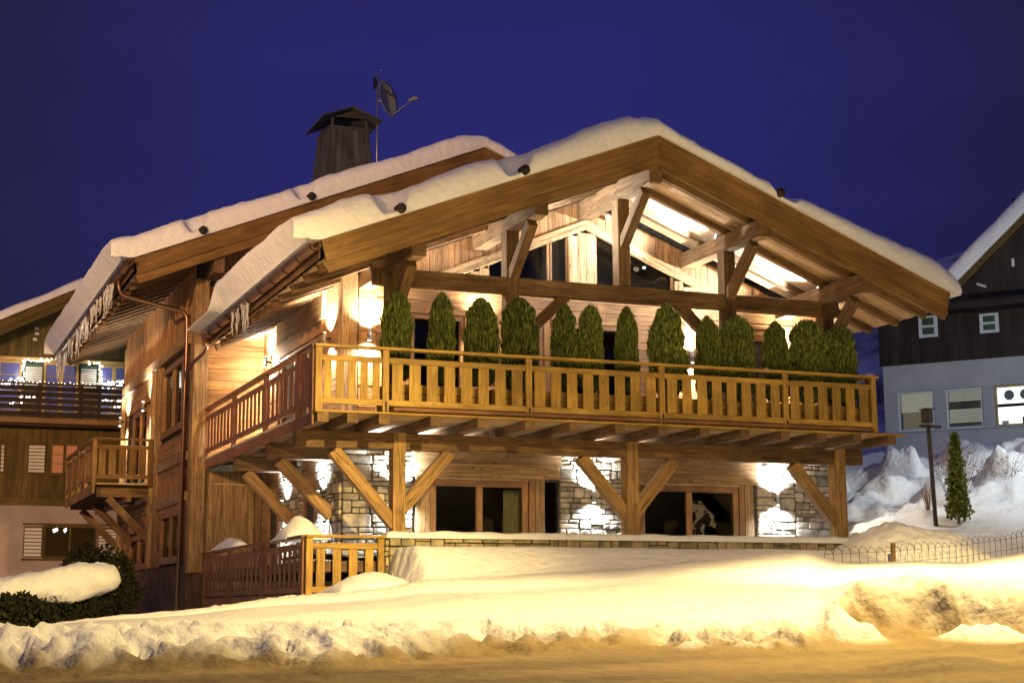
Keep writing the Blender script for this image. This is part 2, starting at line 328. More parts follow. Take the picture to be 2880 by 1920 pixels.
def ledge(s, d):
    t = 0
    for cs, cd_, rs, rd_, hh_ in ((2.16, 10.22, .17, .13, .12), (2.98, 10.16, .26, .12, .11), (3.35, 10.05, .14, .09, .06), (1.45, 9.8, .10, .07, .03), (1.1, 9.75, .14, .06, .03)):
        q = ((s-cs+.08*nz(d*6, s*4))/rs)**2+((d-cd_+.06*nz(s*6, 3))/rd_)**2
        if q < 4: t += hh_*math.exp(-q**2)*(1+.30*nz(s*14, d*14, 2))
    return t
MOUNDS = [(15.0, 6.6, .55, .75), (15.85, 5.1, .50, .85), (16.6, 7.8, .6, .7), (17.35, 6.1, .5, 1.0), (17.0, 4.1, .42, .62), (18.0, 3.2, .4, .85), (18.9, 2.9, .5, .7), (16.25, 3.2, .38, .42), (19.6, 4.2, .6, .8), (14.6, 4.8, .5, .45), (18.6, 5.4, .5, .7), (17.5, 2.4, .35, .35), (20.6, 3.0, .6, .8)]
_r = random.Random(11)
MOUNDS += [(_r.uniform(14.3, 20.5), _r.uniform(2.2, 8.0), _r.uniform(.16, .34), _r.uniform(.14, .42)) for _ in range(44)]
def ground_z(x, y):
    s, d = frame(x, y)
    u = s/max(d, 4)
    zr = road_z(d) + .012*nz(s*1.5, d*5)
    toe = bank_toe(s)
    zn, zc = interp(ZN, u), interp(ZC, u)
    k = (d-10.0)/16.0
    zp = zn+(zc-zn)*max(min(k, 1.35), -.05)
    zp += .05*nz(s*.45, d*.35, 2)*(1-sstep(20, 26, d)) + .022*nz(s*1.6, d*1.2, 5)
    # rough ploughed edge: small crumbs and diagonal streaks
    edge = sstep(toe+1.5, toe+.25, d)
    a_, b_ = s*.8+d*.6, -s*.6+d*.8
    rough = (.5-abs(nz(a_*6.0, b_*3.0, 7)))*.15 + (.35-abs(nz(s*12, d*8, 1)))*.10 + .03*nz(s*2.4, d*1.5, 4) + .014*nz(s*26, d*20, 4)
    w = sstep(toe-.10+.06*nz(s*7, 2), toe+.70-.50*sstep(.9, 1.9, s)+.06*nz(s*5, 6), d)
    lump = sstep(toe-.35, toe+.15, d)*edge
    z = zr+(zp-zr)*w + rough*lump
    # broken crust on the right
    z += .11*max(0, nz(s*1.6+9, d*1.3, 3))*sstep(1.5, 2.6, s)*edge
    z += ledge(s, d)
    # crumbly crest on the left
    z += (.035*abs(nz(s*6, d*5, 9))+.02*nz(s*17, d*12, 3))*sstep(23.5, 25, d)*sstep(0, -1.5, s)
    if y > -2.6:
        # behind the crest: yard on the left, foundation pit under the terrace, hill on the right
        yard = -4.35 if x < -.4 else -4.35+.6*sstep(-.4, .2, x)
        hill = -2.08+.29*(x-13.2)+.10*(y-2); hill = min(hill, 1.0+.004*(y-16)); 
        hill -= .12*sstep(13.8, 15.2, x)*sstep(22, 15, y)
        hill += .16*max(0, nz(x*.9, y*.9, 11))*sstep(14, 15.5, x)+.05*nz(x*2.5, y*2.5, 4)*sstep(13.5, 15, x)*sstep(30, 20, y)
        if 13 < x < 22 and 0 < y < 11:
            for mx, my, mr, mh in MOUNDS:
                q = math.hypot(x-mx+.30*nz(x*2.3, y*2.3, 2), (y-my)*.8+.25*nz(x*2.1, y*2.1, 6))/mr
                if q < 2.6: hill = max(hill, hill*.5+(hill+mh*.72*math.exp(-(q/1.3)**3.0)*(1+.22*nz(x*2.6+mx, y*2.6, 8)+.16*nz(x*7, y*7, 3)))*.5)+mh*.36*math.exp(-(q/1.3)**3.0)
        back = yard+( -3.3-yard)*sstep(.1, 1.0, x)
        back = back+(max(hill, -2.9)-back)*sstep(12.4, 14.0, x)
        z = z+(back-z)*sstep(-1.7, .2 if x < 1.2 else .9, y) if x < 12.9 else z+(back-z)*sstep(-1.2, 2.4, y)
    # snow shovelled against the terrace wall
    ex = sstep(1.45, 1.75, x+.05*nz(y*3, 1))*sstep(13.2, 11.6, x)
    top = -2.50-.02*nz(x*.6, 2)
    ey = sstep(-1.75+.25*nz(x*.4, 9), -.55, y)*sstep(1.0, .7, y)
    if ex*ey > 0: z = z+(max(top, z)-z)*min(1, ex*ey**.7)
    return z
def spaced(a, b, n): return [a+(b-a)*i/n for i in range(n)]
ss = spaced(-2500, -300, 8)+spaced(-300, -60, 12)+spaced(-60, -14, 22)+spaced(-14, -5, 36)+spaced(-5, 5, 250)+spaced(5, 22, 140)+spaced(22, 60, 26)+spaced(60, 300, 12)+spaced(300, 2501, 8)+[2500]
dd = [-600, -200, -60, -20, -5]+spaced(0, 7, 14)+spaced(7, 8, 10)+spaced(8, 11.6, 120)+spaced(11.6, 25, 80)+spaced(25, 40, 150)+spaced(40, 60, 60)+spaced(60, 120, 15)+spaced(120, 500, 12)+[500, 900, 1600, 2600]
vs = []; fs = []; road_shade = []
for d in dd:
    for s in ss:
        x, y = world(s, d)
        z = ground_z(x, y) if -30 < s < 60 and d < 130 else (-4.2 if s < 20 else -4.2+sstep(20, 60, s)*4)
        if abs(s) > 60 or d > 120: z = -4.0
        if d < 0: z = -4.6
        vs.append((x, y, z)); tt = bank_toe(s)+.10*nz(s*2, 5); road_shade.append(max(0, (1-sstep(tt-.10, tt+.34, d))-min(1, ledge(s, d)*22) if 7 < d < 12 and abs(s) < 6 else (1-sstep(tt-.30, tt+.22, d))) if abs(s) < 60 else 0)  # road tint climbs the bank face as painted shade; ledges stay bright
ns_ = len(ss)
for i in range(len(dd)-1):
    for j in range(ns_-1):
        fs.append((i*ns_+j, i*ns_+j+1, (i+1)*ns_+j+1, (i+1)*ns_+j))
g = mesh_obj('snowy_ground', vs, fs, M['ground_snow'], smooth=True)
ra = g.data.attributes.new('road', 'FLOAT', 'POINT'); ra.data.foreach_set('value', road_shade); g['kind'] = 'structure'

# mountains
def mountain():
    vs = []; fs = []; nu, nr = 150, 26
    for i in range(nr+1):
        d = 900+i*55
        for j in range(nu+1):
            u = -.9+j*2.0/nu; s = u*d
            ridge = interp([(-.9, 120), (-.45, 60), (-.25, 25), (.0, 40), (.15, 170), (.225, 345), (.27, 375), (.36, 420), (.6, 560), (1.1, 620)], u)
            k = sstep(0, .62, i/nr)
            z = -8+ridge*k*(d/1500)**.25+ (28*nz(s*.004, d*.004)+10*nz(s*.016, d*.016))*k*min(1, ridge/200)
            x, y = world(s, d); vs.append((x, y, z))
    for i in range(nr):
        for j in range(nu): a = i*(nu+1)+j; fs.append((a, a+1, a+nu+2, a+nu+1))
    o = mesh_obj('mountain', vs, fs, M['mountain'], smooth=True); o['kind'] = 'structure'
mountain()

# terrace floor behind the retaining wall
tf = box('terrace_floor', (.0, .62, -2.95), (13.4, 10.4, -2.75), M['concrete']); tf['kind'] = 'structure'
ts = mesh_obj('terrace_snow', *(lambda nx, ny: ([(0.05+i*13.2/nx, .8+j*2.3/ny, -2.74+.10+.07*nz(i*.3, j*.4)) for j in range(ny+1) for i in range(nx+1)], [(j*(nx+1)+i, j*(nx+1)+i+1, (j+1)*(nx+1)+i+1, (j+1)*(nx+1)+i) for j in range(ny) for i in range(nx)]))(60, 12), M['snow'], smooth=True); ts['kind'] = 'structure'

# ------------------------------------------------------------------ more builders
def poly_board(name, pts, normal, thick, grain, mat, parent, label=None):
    """flat polygon pts (3D, in one plane) extruded by thick against the normal; local X = grain direction"""
    n = Vector(normal).normalized(); x = Vector(grain); x = (x-n*x.dot(n)).normalized(); y = n.cross(x); o0 = Vector(pts[0])
    mw = Matrix(((x.x, y.x, n.x, o0.x), (x.y, y.y, n.y, o0.y), (x.z, y.z, n.z, o0.z), (0, 0, 0, 1)))
    P = [Vector(p)-o0 for p in pts]; L = [(p.dot(x), p.dot(y)) for p in P]
    k = len(L); cx = sum(a for a, _ in L)/k; cy = sum(b for _, b in L)/k
    ar = sum(L[i][0]*L[(i+1) % k][1]-L[(i+1) % k][0]*L[i][1] for i in range(k))
    if ar < 0: L = L[::-1]
    c = .005
    ins = []
    for a, b in L:
        dx, dy = cx-a, cy-b; l = math.hypot(dx, dy); ins.append((a+dx/l*c*1.4, b+dy/l*c*1.4))
    vs = [(a, b, -thick) for a, b in L]+[(a, b, -c) for a, b in L]+[(a, b, 0) for a, b in ins]
    fs = [tuple(range(k-1, -1, -1)), tuple(range(2*k, 3*k))]
    for r in (0, k): fs += [(r+i, r+(i+1) % k, r+k+(i+1) % k, r+k+i) for i in range(k)]
    me = bpy.data.meshes.new(name); me.from_pydata(vs, [], fs); me.materials.append(mat); me.update()
    o = bpy.data.objects.new(name, me); place(o, parent, mw)
    if label: o['label'] = label
    return o
class Face:
    """a wall face: origin, horizontal unit vector U, up Z, outward normal"""
    def __init__(s, o, U, N): s.o = Vector(o); s.U = Vector(U).normalized(); s.N = Vector(N).normalized()
    def P(s, a, z, out=0): p = s.o+s.U*a+s.N*out; return Vector((p.x, p.y, z))
    def rect(s, name, a0, a1, z0, z1, out, thick, mat, parent, grain=None, label=None):
        g = grain if grain else ('h' if (a1-a0) > (z1-z0) else 'v')
        return poly_board(name, [s.P(a0, z0, out), s.P(a1, z0, out), s.P(a1, z1, out), s.P(a0, z1, out)], s.N, thick, s.U if g == 'h' else (0, 0, 1), mat, parent, label)
    def clad_h(s, a0, a1, z0, z1, w, mat, parent, holes=(), name='wall_plank', maxlen=3.4, jit=.012):
        z = z0; i = 0
        while z < z1-.03:
            h = min(w*(1+random.uniform(-.18, .18)), z1-z)
            if z1-z-h < .05: h = z1-z
            segs = [(a0, a1)]
            for (ha, hb, hz0, hz1) in holes:
                if hz0 < z+h*.5 < hz1:
                    ns2 = []
                    for (p, q) in segs:
                        if hb <= p or ha >= q: ns2.append((p, q)); continue
                        if ha > p: ns2.append((p, ha))
                        if hb < q: ns2.append((hb, q))
                    segs = ns2
            for p, q in segs:
                cuts = [p]
                while q-cuts[-1] > maxlen: cuts.append(cuts[-1]+random.uniform(.55, .95)*maxlen)
                if q-cuts[-1] < .3 and len(cuts) > 1: cuts.pop()
                cuts.append(q)
                for u, v in zip(cuts, cuts[1:]):
                    s.rect(name, u+.002, v-.002, z+.004, z+h-.004, .022+random.uniform(0, jit), .03, mat, parent, 'h')
            z += h; i += 1
    def clad_v(s, a0, a1, zb, zt, w, mat, parent, name='wall_board', jit=.012):
        a = a0
        while a < a1-.02:
            ww = min(w*(1+random.uniform(-.25, .25)), a1-a)
            if a1-a-ww < .05: ww = a1-a
            b = a+ww; f = lambda q, v: q(v) if callable(q) else q
            A, B = a+.003, b-.003; o = .022+random.uniform(0, jit)
            if f(zt, (A+B)/2)-f(zb, (A+B)/2) > .04:
                poly_board(name, [s.P(A, f(zb, A), o), s.P(B, f(zb, B), o), s.P(B, f(zt, B), o), s.P(A, f(zt, A), o)], s.N, .03, (0, 0, 1), mat, parent)
            a = b
    def stones(s, a0, a1, z0, z1, parent, big=.46, hmax=.20, mat=None, name='stone', out=.0):
        def split(a, b, c, d):
            w, h = b-a, d-c
            if h > hmax*random.uniform(.55, 2.3) and h > .11:
                t = c+h*random.uniform(.35, .65); return split(a, b, c, t)+split(a, b, t, d)
            if w > big*random.uniform(.6, 1.5) and w > .16:
                t = a+w*random.uniform(.32, .68); return split(a, t, c, d)+split(t, b, c, d)
            return [(a, b, c, d)]
        n = 0
        for k0 in range(max(1, round((a1-a0)/1.1))):
            m_ = max(1, round((a1-a0)/1.1)); pa = a0+(a1-a0)*k0/m_; pb = a0+(a1-a0)*(k0+1)/m_
            for (a, b, c, d) in split(pa, pb, z0, z1):
                g = .0055; pts = []; w, h = b-a, d-c; cc = min(w, h)*random.uniform(.10, .28)
                for (x, z, ex, ez) in ((a+g, c+g, 1, 1), (b-g, c+g, -1, 1), (b-g, d-g, -1, -1), (a+g, d-g, 1, -1)):
                    k1, k2 = cc*random.uniform(.3, 1.2), cc*random.uniform(.3, 1.2)
                    p1 = (x+ex*k1, z+random.uniform(0, .006)*ez); p2 = (x+random.uniform(0, .006)*ex, z+ez*k2)
                    pts += ([p2, p1] if ex*ez > 0 else [p1, p2])
                o = out+.018+random.uniform(0, .035); cx, cz = (a+b)/2, (c+d)/2
                k = len(pts); vs = []; 
                for dep, sc in ((out-.02, 1.0), (o-.014, .99), (o, .90)):
                    for (x, z) in pts: vs.append(s.P(cx+(x-cx)*sc, cz+(z-cz)*sc, dep))
                vs.append(s.P(cx+random.uniform(-.2, .2)*w, cz+random.uniform(-.2, .2)*h, o+random.uniform(.0, .014)))
                fs = [(i+r*k, (i+1) % k+r*k, (i+1) % k+(r+1)*k, i+(r+1)*k) for r in (0, 1) for i in range(k)]+[(2*k+i, 2*k+(i+1) % k, 3*k) for i in range(k)]
                mesh_obj(name, vs, fs, mat or M['stone'], parent, origin=s.P(cx, cz, 0)); n += 1
        return n
def window(face, a0, a1, z0, z1, parent, n=2, fw=.09, glass_m=None, out=.03, fm=None, name='window', rows=0, gl_out=-.05, mull=.07, bars=.025):
    """window part with frame and panes as its sub-parts"""
    fm = fm or M['frame']
    w = face.rect(name, a0-.02, a1+.02, z0-.05, z0-.012, out+.035, .10, fm, parent, 'h')
    for (p, q, r, t) in ((a0, a0+fw, z0, z1), (a1-fw, a1, z0, z1), (a0+fw, a1-fw, z1-fw, z1), (a0+fw, a1-fw, z0, z0+fw)):
        face.rect('frame', p, q, r, t, out, .12, fm, w)
    W_ = (a1-a0-2*fw-(n-1)*mull)/n; x = a0+fw
    for i in range(n):
        face.rect('pane', x+.001, x+W_-.001, z0+fw, z1-fw, gl_out, .012, glass_m or M['glass'], w)
        for k in range(rows):
            zz = z0+fw+(z1-z0-2*fw)*(k+1)/(rows+1); face.rect('glazing_bar', x, x+W_, zz-bars/2, zz+bars/2, gl_out+.02, .03, fm, w)
        if i < n-1: face.rect('mullion', x+W_, x+W_+mull, z0+fw, z1-fw, out-.01, .09, fm, w)
        x += W_+mull
    return w
def half_round(name, p0, p1, r, mat, parent, seg=8, thick=.006, down=True):
    p0 = Vector(p0); p1 = Vector(p1); d = (p1-p0).normalized(); s = d.cross(Vector((0, 0, 1))).normalized(); vs = []; fs = []
    for p in (p0, p1):
        for rr in (r, r-thick):
            for k in range(seg+1):
                a = math.pi*k/seg; vs.append(p+s*math.cos(a)*rr-Vector((0, 0, 1))*math.sin(a)*rr)
    n = seg+1
    for k in range(seg):
        fs.append((k, k+1, 2*n+k+1, 2*n+k)); fs.append((n+k+1, n+k, 3*n+k, 3*n+k+1))
        fs.append((k, n+k, n+k+1, k+1)); fs.append((2*n+k+1, 3*n+k+1, 3*n+k, 2*n+k))
    fs += [(0, 2*n, 3*n, n), (seg, n+seg, 3*n+seg, 2*n+seg)]
    return mesh_obj(name, vs, fs, mat, parent, smooth=True, origin=p0)
def band(name, c, d, r, w, mat, parent, seg=12):
    """strap round a gutter"""
    c = Vector(c); d = Vector(d).normalized(); s = d.cross(Vector((0, 0, 1))).normalized(); up = Vector((0, 0, 1)); vs = []; fs = []
    angs = [math.pi*1.05*k/seg-.08 for k in range(seg+1)]
    for off in (-w/2, w/2):
        for rr in (r, r+.02):
            for a in angs: vs.append(c+d*off+s*math.cos(a)*rr-up*math.sin(a)*rr)
    n = seg+1
    for k in range(seg):
        fs += [(n+k, n+k+1, 3*n+k+1, 3*n+k), (k+1, k, 2*n+k, 2*n+k+1), (k, k+1, n+k+1, n+k), (2*n+k+1, 2*n+k, 3*n+k, 3*n+k+1)]
    return mesh_obj(name, vs, fs, mat, parent, smooth=True, origin=c)
FRONT = Face((0, 3.2, 0), (1, 0, 0), (0, -1, 0))        # front wall of the front wing
MAINF = Face((0, 10.4, 0), (1, 0, 0), (0, -1, 0))       # front wall of the main block
SIDE = Face((1.42, 0, 0), (0, 1, 0), (-1, 0, 0))        # left wall of the front wing
LEFT = Face((-.30, 0, 0), (0, 1, 0), (-1, 0, 0))        # left wall of the main block

ch = thing('chalet', 'large timber and stone chalet with snowy gable roofs and a long wooden balcony', 'house', (6.5, 6, -2.75))
def zf(x): return 5.87-.395*abs(x-6.97)
def zb(x): return 8.30-.410*abs(x-6.90)

# ---- roofs
def roof(zr, xl, xr, xm, y0, y1, yfull, xside, raft, left_only=None):
    nrm = Vector((-.395, 0, 1)).normalized()
    prism_xz('roof', [(xl, zr(xl)-.012), (xm, zr(xm)-.012), (xr, zr(xr)-.012), (xr, zr(xr)-.055), (xm, zr(xm)-.055), (xl, zr(xl)-.055)], y0+.07, y1, M['roofing'], ch)
    for sgn, xe in ((-1, xl), (1, xr)):
        e = Vector((xe, 0, zr(xe))); a = Vector((xm, 0, zr(xm))); d = (a-e).normalized(); n = Vector((-d.z, 0, d.x)); n = n if n.z > 0 else -n
        for v0, v1, yy in ((.0, .428, y0), (.436, .655, y0+.045)):
            cut = sgn*.10
            poly_board('fascia_board', [(xe-cut*v0, yy, zr(xe-cut*v0)-v0), (xm, yy, zr(xm)-v0), (xm, yy, zr(xm)-v1), (xe-cut*v1*2.4, yy, zr(xe-cut*v1*2.4)-v1)], (0, -1, 0), .06, d, M['fascia'], ch)
        y = y0+.16
        while y < y1-.1:                           # boards running down the slope, seen from below
            full = y < yfull
            if full or sgn < 0:
                e2 = e+(e-a).normalized()*random.uniform(0, .05)
                top = a if full else e+d*((xside-xe)/d.x if abs(d.x) > 0 else 1)
                beam('soffit_board', e2+Vector((0, y, 0))-n*.325, top+Vector((0, y, 0))-n*.325, .20, .028, M['soffit'], ch, up=n, ch=.004)
            y += .206
        y = y0+.75
        while y < y1-.1:
            full = y < yfull
            if full or sgn < 0:
                top = a if full else e+d*((xside-xe)/d.x)
                beam('rafter', e+Vector((0, y, 0))-n*.415, top+Vector((0, y, 0))-n*.415, .15, .15, M['beam'], ch, up=n)
            y += 1.03 if full else raft
    beam('eaves_board', (xl-.012, y0+.07, zr(xl)-.18), (xl-.012, y1, zr(xl)-.18), .022, .32, M['beam'], ch)
roof(zf, -.06, 14.03, 6.97, -.5, 10.36, 3.15, 1.45, .66)
roof(zb, -2.05, 15.85, 6.90, 9.2, 24.4, 10.3, -.28, .72)
PUR = [(1.90, 3.00), (4.44, 4.03), (6.99, 4.94), (9.53, 4.02), (12.00, 2.99)]
for i, (x, zb0) in enumerate(PUR):
    top = zf(x)-.50 if i != 2 else 5.34
    box('purlin', (x-.15, -.32, zb0), (x+.15, 3.18, top), M['beam'], ch)
    box('purlin_shoe', (x-.12, -.26, zb0-.035), (x+.12, .04, zb0-.002), M['soffit'], ch)
    box('post', (x-.14, 1.20, (3.06 if i == 2 else 0)), (x+.14, 1.50, zb0-.003), M['beam'], ch)
    bz = zb0-.95
    beam('brace', (x, 1.26, bz-.05), (x, .16, zb0-.06), .20, .20, M['beam'], ch, up=(0, -1, .9))
tie_y = 1.35
for a, b in ((1.50, 1.757), (2.043, 4.297), (4.583, 9.387), (9.673, 11.857), (12.143, 12.30)):
    box('tie_beam', (a, tie_y-.13, 2.73), (b, tie_y+.13, 3.055), M['beam'], ch)
beam('brace', (5.72, tie_y, 2.80), (4.55, tie_y, 1.72), .18, .22, M['beam'], ch, up=(0, 0, 1))
beam('brace', (8.30, tie_y, 2.80), (9.42, tie_y, 1.72), .18, .22, M['beam'], ch, up=(0, 0, 1))
box('purlin', (-.12, 9.35, 4.45), (.14, 10.4, 4.83), M['beam'], ch); box('purlin', (2.2, 9.35, 5.45), (2.46, 10.4, 5.8), M['beam'], ch)

# ---- balcony: beam, posts, joists, deck
JX = [.12, .69, 1.30, 2.32, 3.27, 4.25, 5.20, 6.18, 7.14, 8.08, 9.03, 9.97, 10.84, 11.73, 12.60]
for x in JX: box('joist', (x-.105, -.12, -.232), (x+.105, 3.17, -.052), M['beam'], ch)
y = -.14
while y < 3.1:
    box('deck_board', (-.03, y, -.048), (12.93, y+.15, -.008), M['soffit'] if y > .2 else M['rail'], ch, axis=0); y += .154
while y < 10.2:
    box('deck_board', (-.03, y, -.048), (1.38, y+.15, -.008), M['soffit'], ch, axis=0); y += .154
for a, b in ((-.05, 1.897), (2.163, 6.957), (7.243, 12.027), (12.303, 12.76)):
    box('balcony_beam', (a, 1.22, -.562), (b, 1.48, -.238), M['beam'], ch)
for x in (2.03, 7.10, 12.165): box('post', (x-.13 if x < 5 else x-.14, 1.20, -2.75), (x+.13 if x < 5 else x+.135, 1.50, -.236), M['post'], ch)
for a, b in (((.72, -.60), (1.97, -2.02)), ((3.10, -.58), (2.12, -1.72)), ((5.98, -.58), (7.03, -1.80)), ((8.12, -.60), (7.18, -1.72)), ((11.03, -.58), (12.10, -1.86))):
    beam('brace', (a[0], 1.36, a[1]), (b[0], 1.36, b[1]), .22, .24, M['post'], ch)
for yy in (3.9, 7.05):
    box('bracket_beam', (.02, yy-.15, -.56), (1.39, yy+.15, -.236), M['beam'], ch)
    beam('brace', (.28, yy, -.60), (1.40, yy, -1.72), .22, .24, M['post'], ch)
for x in (.10, .75): box('joist', (x-.08, 3.2, -.232), (x+.08, 10.3, -.052), M['beam'], ch)
def rail_run(p0, p1, posts, first_pitch, pitch, sw, parent, mat, cap=1.20, capz=.052, z0=0.0, brackets=True, post_drop=.06, top=.93, bot=.24, postw=.125, edge=None, snow=False, capm=None):
    """railing along p0-p1: posts at the given distances, cap, two rails and slats per bay"""
    p0 = Vector(p0); p1 = Vector(p1); d = (p1-p0); L = d.length; d.normalize(); nrm = d.cross(Vector((0, 0, 1)))
    W3 = lambda t, z, o=0: Vector((p0.x+d.x*t+nrm.x*o, p0.y+d.y*t+nrm.y*o, z0+z))
    beam('rail_cap', W3(-.07, cap+capz/2-.02), W3(L+.07, cap+capz/2-.02), .17, capz, capm or mat, parent)
    for i, t in enumerate(posts):
        beam('rail_post', W3(t, -post_drop), W3(t, cap-.022), postw, .09, mat, parent, up=(nrm.x, nrm.y, 0))
        if brackets and 0 < i < len(posts)-1:
            beam('bracket', W3(t+.004, -.02, .052), W3(t+.004, .20, .052), .035, .014, M['iron'], parent, up=(nrm.x, nrm.y, 0))
    for a, b in zip(posts, posts[1:]):
        A, B = a+postw/2+.002, b-postw/2-.002
        beam('rail_bar', W3(A, 1.04-.055*1), W3(B, 1.04-.055), .05, .11, mat, parent)
        beam('rail_bar', W3(A, .18), W3(B, .18), .05, .115, mat, parent)
        n = max(1, round((B-A)/ (first_pitch if a == posts[0] and first_pitch else pitch)))
        w = sw if not (a == posts[0] and first_pitch) else .145
        st = (B-A)/n
        for k in range(n):
            t = A+(k+.5)*st
            beam('slat', W3(t, .205, -.002), W3(t, 1.0, -.002), w*random.uniform(.97, 1.03), .020, mat, parent, up=(nrm.x, nrm.y, 0))
rail_run((0.05, .0, 0), (12.30, .0, 0), [.0, 1.30, 4.22, 7.13, 10.02, 12.20], .25, .333, .222, ch, M['rail'])
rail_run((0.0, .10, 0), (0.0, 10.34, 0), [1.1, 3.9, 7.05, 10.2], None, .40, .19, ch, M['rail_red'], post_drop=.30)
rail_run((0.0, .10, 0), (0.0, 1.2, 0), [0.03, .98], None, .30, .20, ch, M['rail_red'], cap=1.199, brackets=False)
rail_run((12.28, .10, 0), (12.28, 3.1, 0), [.1, 2.9], None, .33, .20, ch, M['rail'], cap=1.199, brackets=False)
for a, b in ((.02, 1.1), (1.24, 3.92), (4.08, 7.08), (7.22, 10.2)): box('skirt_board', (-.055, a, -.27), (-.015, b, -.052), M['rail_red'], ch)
for a, b in ((1.24, 3.92), (4.08, 7.08), (7.22, 10.2)): box('trim_strip', (-.085, a, -.045), (-.058, b, -.012), M['soffit'], ch)
box('trim_strip', (1.5, -.075, .03), (12.2, -.045, .10), M['rail_red'], ch)

# ---- front wing: walls
def wing():
    zc_ = lambda x: 4.93-.42*abs(x-6.98)
    # wall cores
    for a, b, z0, z1 in ((1.45, 3.0, -2.75, 3.4), (6.28, 7.9, -2.75, -.1), (11.15, 13.25, -2.75, 3.4), (3.0, 11.15, -.95, 0), (3.0, 11.15, 2.6, 3.2)):
        box('wall', (a, 3.225, z0), (b, 3.36, z1), M['mortar'], ch)
    prism_xz('wall', [(1.45, 3.4), (3.9, 3.4), (4.1, 3.75), (6.97, 4.9), (9.85, 3.75), (10.1, 3.4), (13.25, 3.4), (13.25, zf(13.25)-.1), (6.97, 5.76), (1.45, zf(1.45)-.1)], 3.225, 3.36, M['mortar'], ch)
    box('wall', (1.455, 3.36, -2.75), (1.55, 10.4, 3.5), M['mortar'], ch); box('wall', (13.12, 3.36, -2.75), (13.25, 10.4, 3.3), M['board'], ch)
    # gable boards and slanting window frames
    FRONT.clad_v(1.62, 13.2, lambda x: max(3.42, zc_(x)+.01), lambda x: zf(x)-.47, .165, M['board'], ch)
    for s in (-1, 1):
        for k, (o, th) in enumerate(((0, .11), (.115, .10))):
            beam('gable_frame', (6.98, 3.15-.01*k, 4.93-o-.055), (6.98+s*3.45, 3.15-.01*k, 4.93-.42*3.45-o-.055), .10, th, M['pale'], ch)
    zg = lambda x: 4.72-.42*abs(x-6.98)
    pn = 0
    for a, b in ((4.66, 6.08), (6.14, 6.54), (7.24, 9.15), (3.82, 4.20), (9.80, 10.15)):
        m_ = (a+b)/2
        w = poly_board('gable_window', [(a, 3.19, 3.10), (b, 3.19, 3.10), (b, 3.19, 3.15), (a, 3.19, 3.15)], (0, -1, 0), .06, (1, 0, 0), M['frame'], ch)
        poly_board('pane', [(a, 3.24, 3.15), (b, 3.24, 3.15), (b, 3.24, zg(b)), (a, 3.24, zg(a))], (0, -1, 0), .012, (1, 0, 0), M['glass'], w)
        for x_ in (a, b): box('frame', (x_-.022, 3.17, 3.15), (x_+.022, 3.24, zg(x_)-.005), M['frame'], w)
    for a, b in ((6.56, 6.77), (6.775, 6.98), (6.985, 7.21), (4.22, 4.43), (4.435, 4.64), (9.19, 9.41), (9.415, 9.77), (3.5, 3.8), (10.17, 10.45)):
        z1 = zg((a+b)/2)-.05
        box('gable_post', (a, 3.12-random.uniform(0, .015), 3.15), (b, 3.22, z1), M['pale'], ch, axis=2)
    # upper storey
    doors = [(2.85, 4.10), (4.95, 5.95), (6.35, 8.05), (8.75, 9.35), (10.3, 11.6)]
    FRONT.clad_h(2.12, 13.2, -.0, 3.14, .19, M['board'], ch, [(a-.14, b+.14, -.1, 2.66) for a, b in doors])
    FRONT.rect('lintel', 2.2, 13.0, 3.15, 3.40, .05, .09, M['pale'], ch)
    FRONT.clad_h(1.74, 2.12, 0, 3.5, .17, M['plank'], ch)
    for a, b in doors:
        w = window(FRONT, a, b, .02, 2.55, ch, 2 if b-a > 1.05 else 1, .10, M['glass_dark'], .05, name='balcony_door')
        FRONT.rect('door_casing', a-.13, a-.005, 0, 2.56, .06, .06, M['plank'], ch); FRONT.rect('door_casing', b+.005, b+.13, 0, 2.56, .06, .06, M['plank'], ch); FRONT.rect('door_casing', a-.13, b+.13, 2.565, 2.65, .06, .06, M['plank'], ch)
    box('corner_post', (1.36, 3.10, 0), (1.70, 3.42, 3.62), M['pale'], ch)
    # ground floor
    FRONT.stones(1.44, 2.96, -2.74, -.26, ch); FRONT.stones(6.30, 7.86, -2.74, -.26, ch); FRONT.stones(11.20, 13.22, -2.74, -.26, ch)
    for a, b, x0, x1 in ((3.12, 5.84, 2.94, 6.32), (8.0, 11.0, 7.84, 11.22)):
        FRONT.rect('lintel', x0, x1, -.60, -.28, .075, .10, M['pale'], ch); FRONT.rect('lintel', x0+.02, x1-.02, -.90, -.605, .065, .09, M['pale'], ch)
        FRONT.rect('lintel', x0, x1, -.275, -.06, .05, .07, M['board'], ch)
        w = window(FRONT, a+.22, b-.28, -2.70, -.96, ch, 2, .13, M['glass'], .02, name='patio_door', mull=.14, gl_out=-.02)
        FRONT.rect('door_casing', a-.10, a+.20, -2.74, -.905, .06, .08, M['pale'], ch); FRONT.rect('door_casing', b-.26, b-.13, -2.74, -.905, .04, .08, M['frame'], ch); FRONT.rect('door_casing', b-.125, b+.09, -2.74, -.905, .06, .08, M['pale'], ch)
        FRONT.rect('blind_box', a+.2, b-.28, -.955, -.91, .085, .06, M['soffit'], ch)
    # side wall
    SIDE.stones(3.24, 5.12, -2.74, -.26, ch); SIDE.stones(6.32, 8.55, -2.74, -.26, ch)
    SIDE.clad_h(9.75, 10.35, -2.74, -.1, .2, M['pale'], ch)
    SIDE.rect('lintel', 5.1, 6.34, -1.06, -.26, .05, .08, M['pale'], ch, 'h'); SIDE.rect('lintel', 8.5, 9.8, -1.04, -.26, .05, .08, M['board'], ch, 'h')
    window(SIDE, 5.18, 6.26, -2.72, -1.08, ch, 1, .13, M['glass_dark'], .02, name='side_door'); window(SIDE, 8.62, 9.72, -2.72, -1.06, ch, 1, .13, M['glass_dark'], .02, name='side_door')
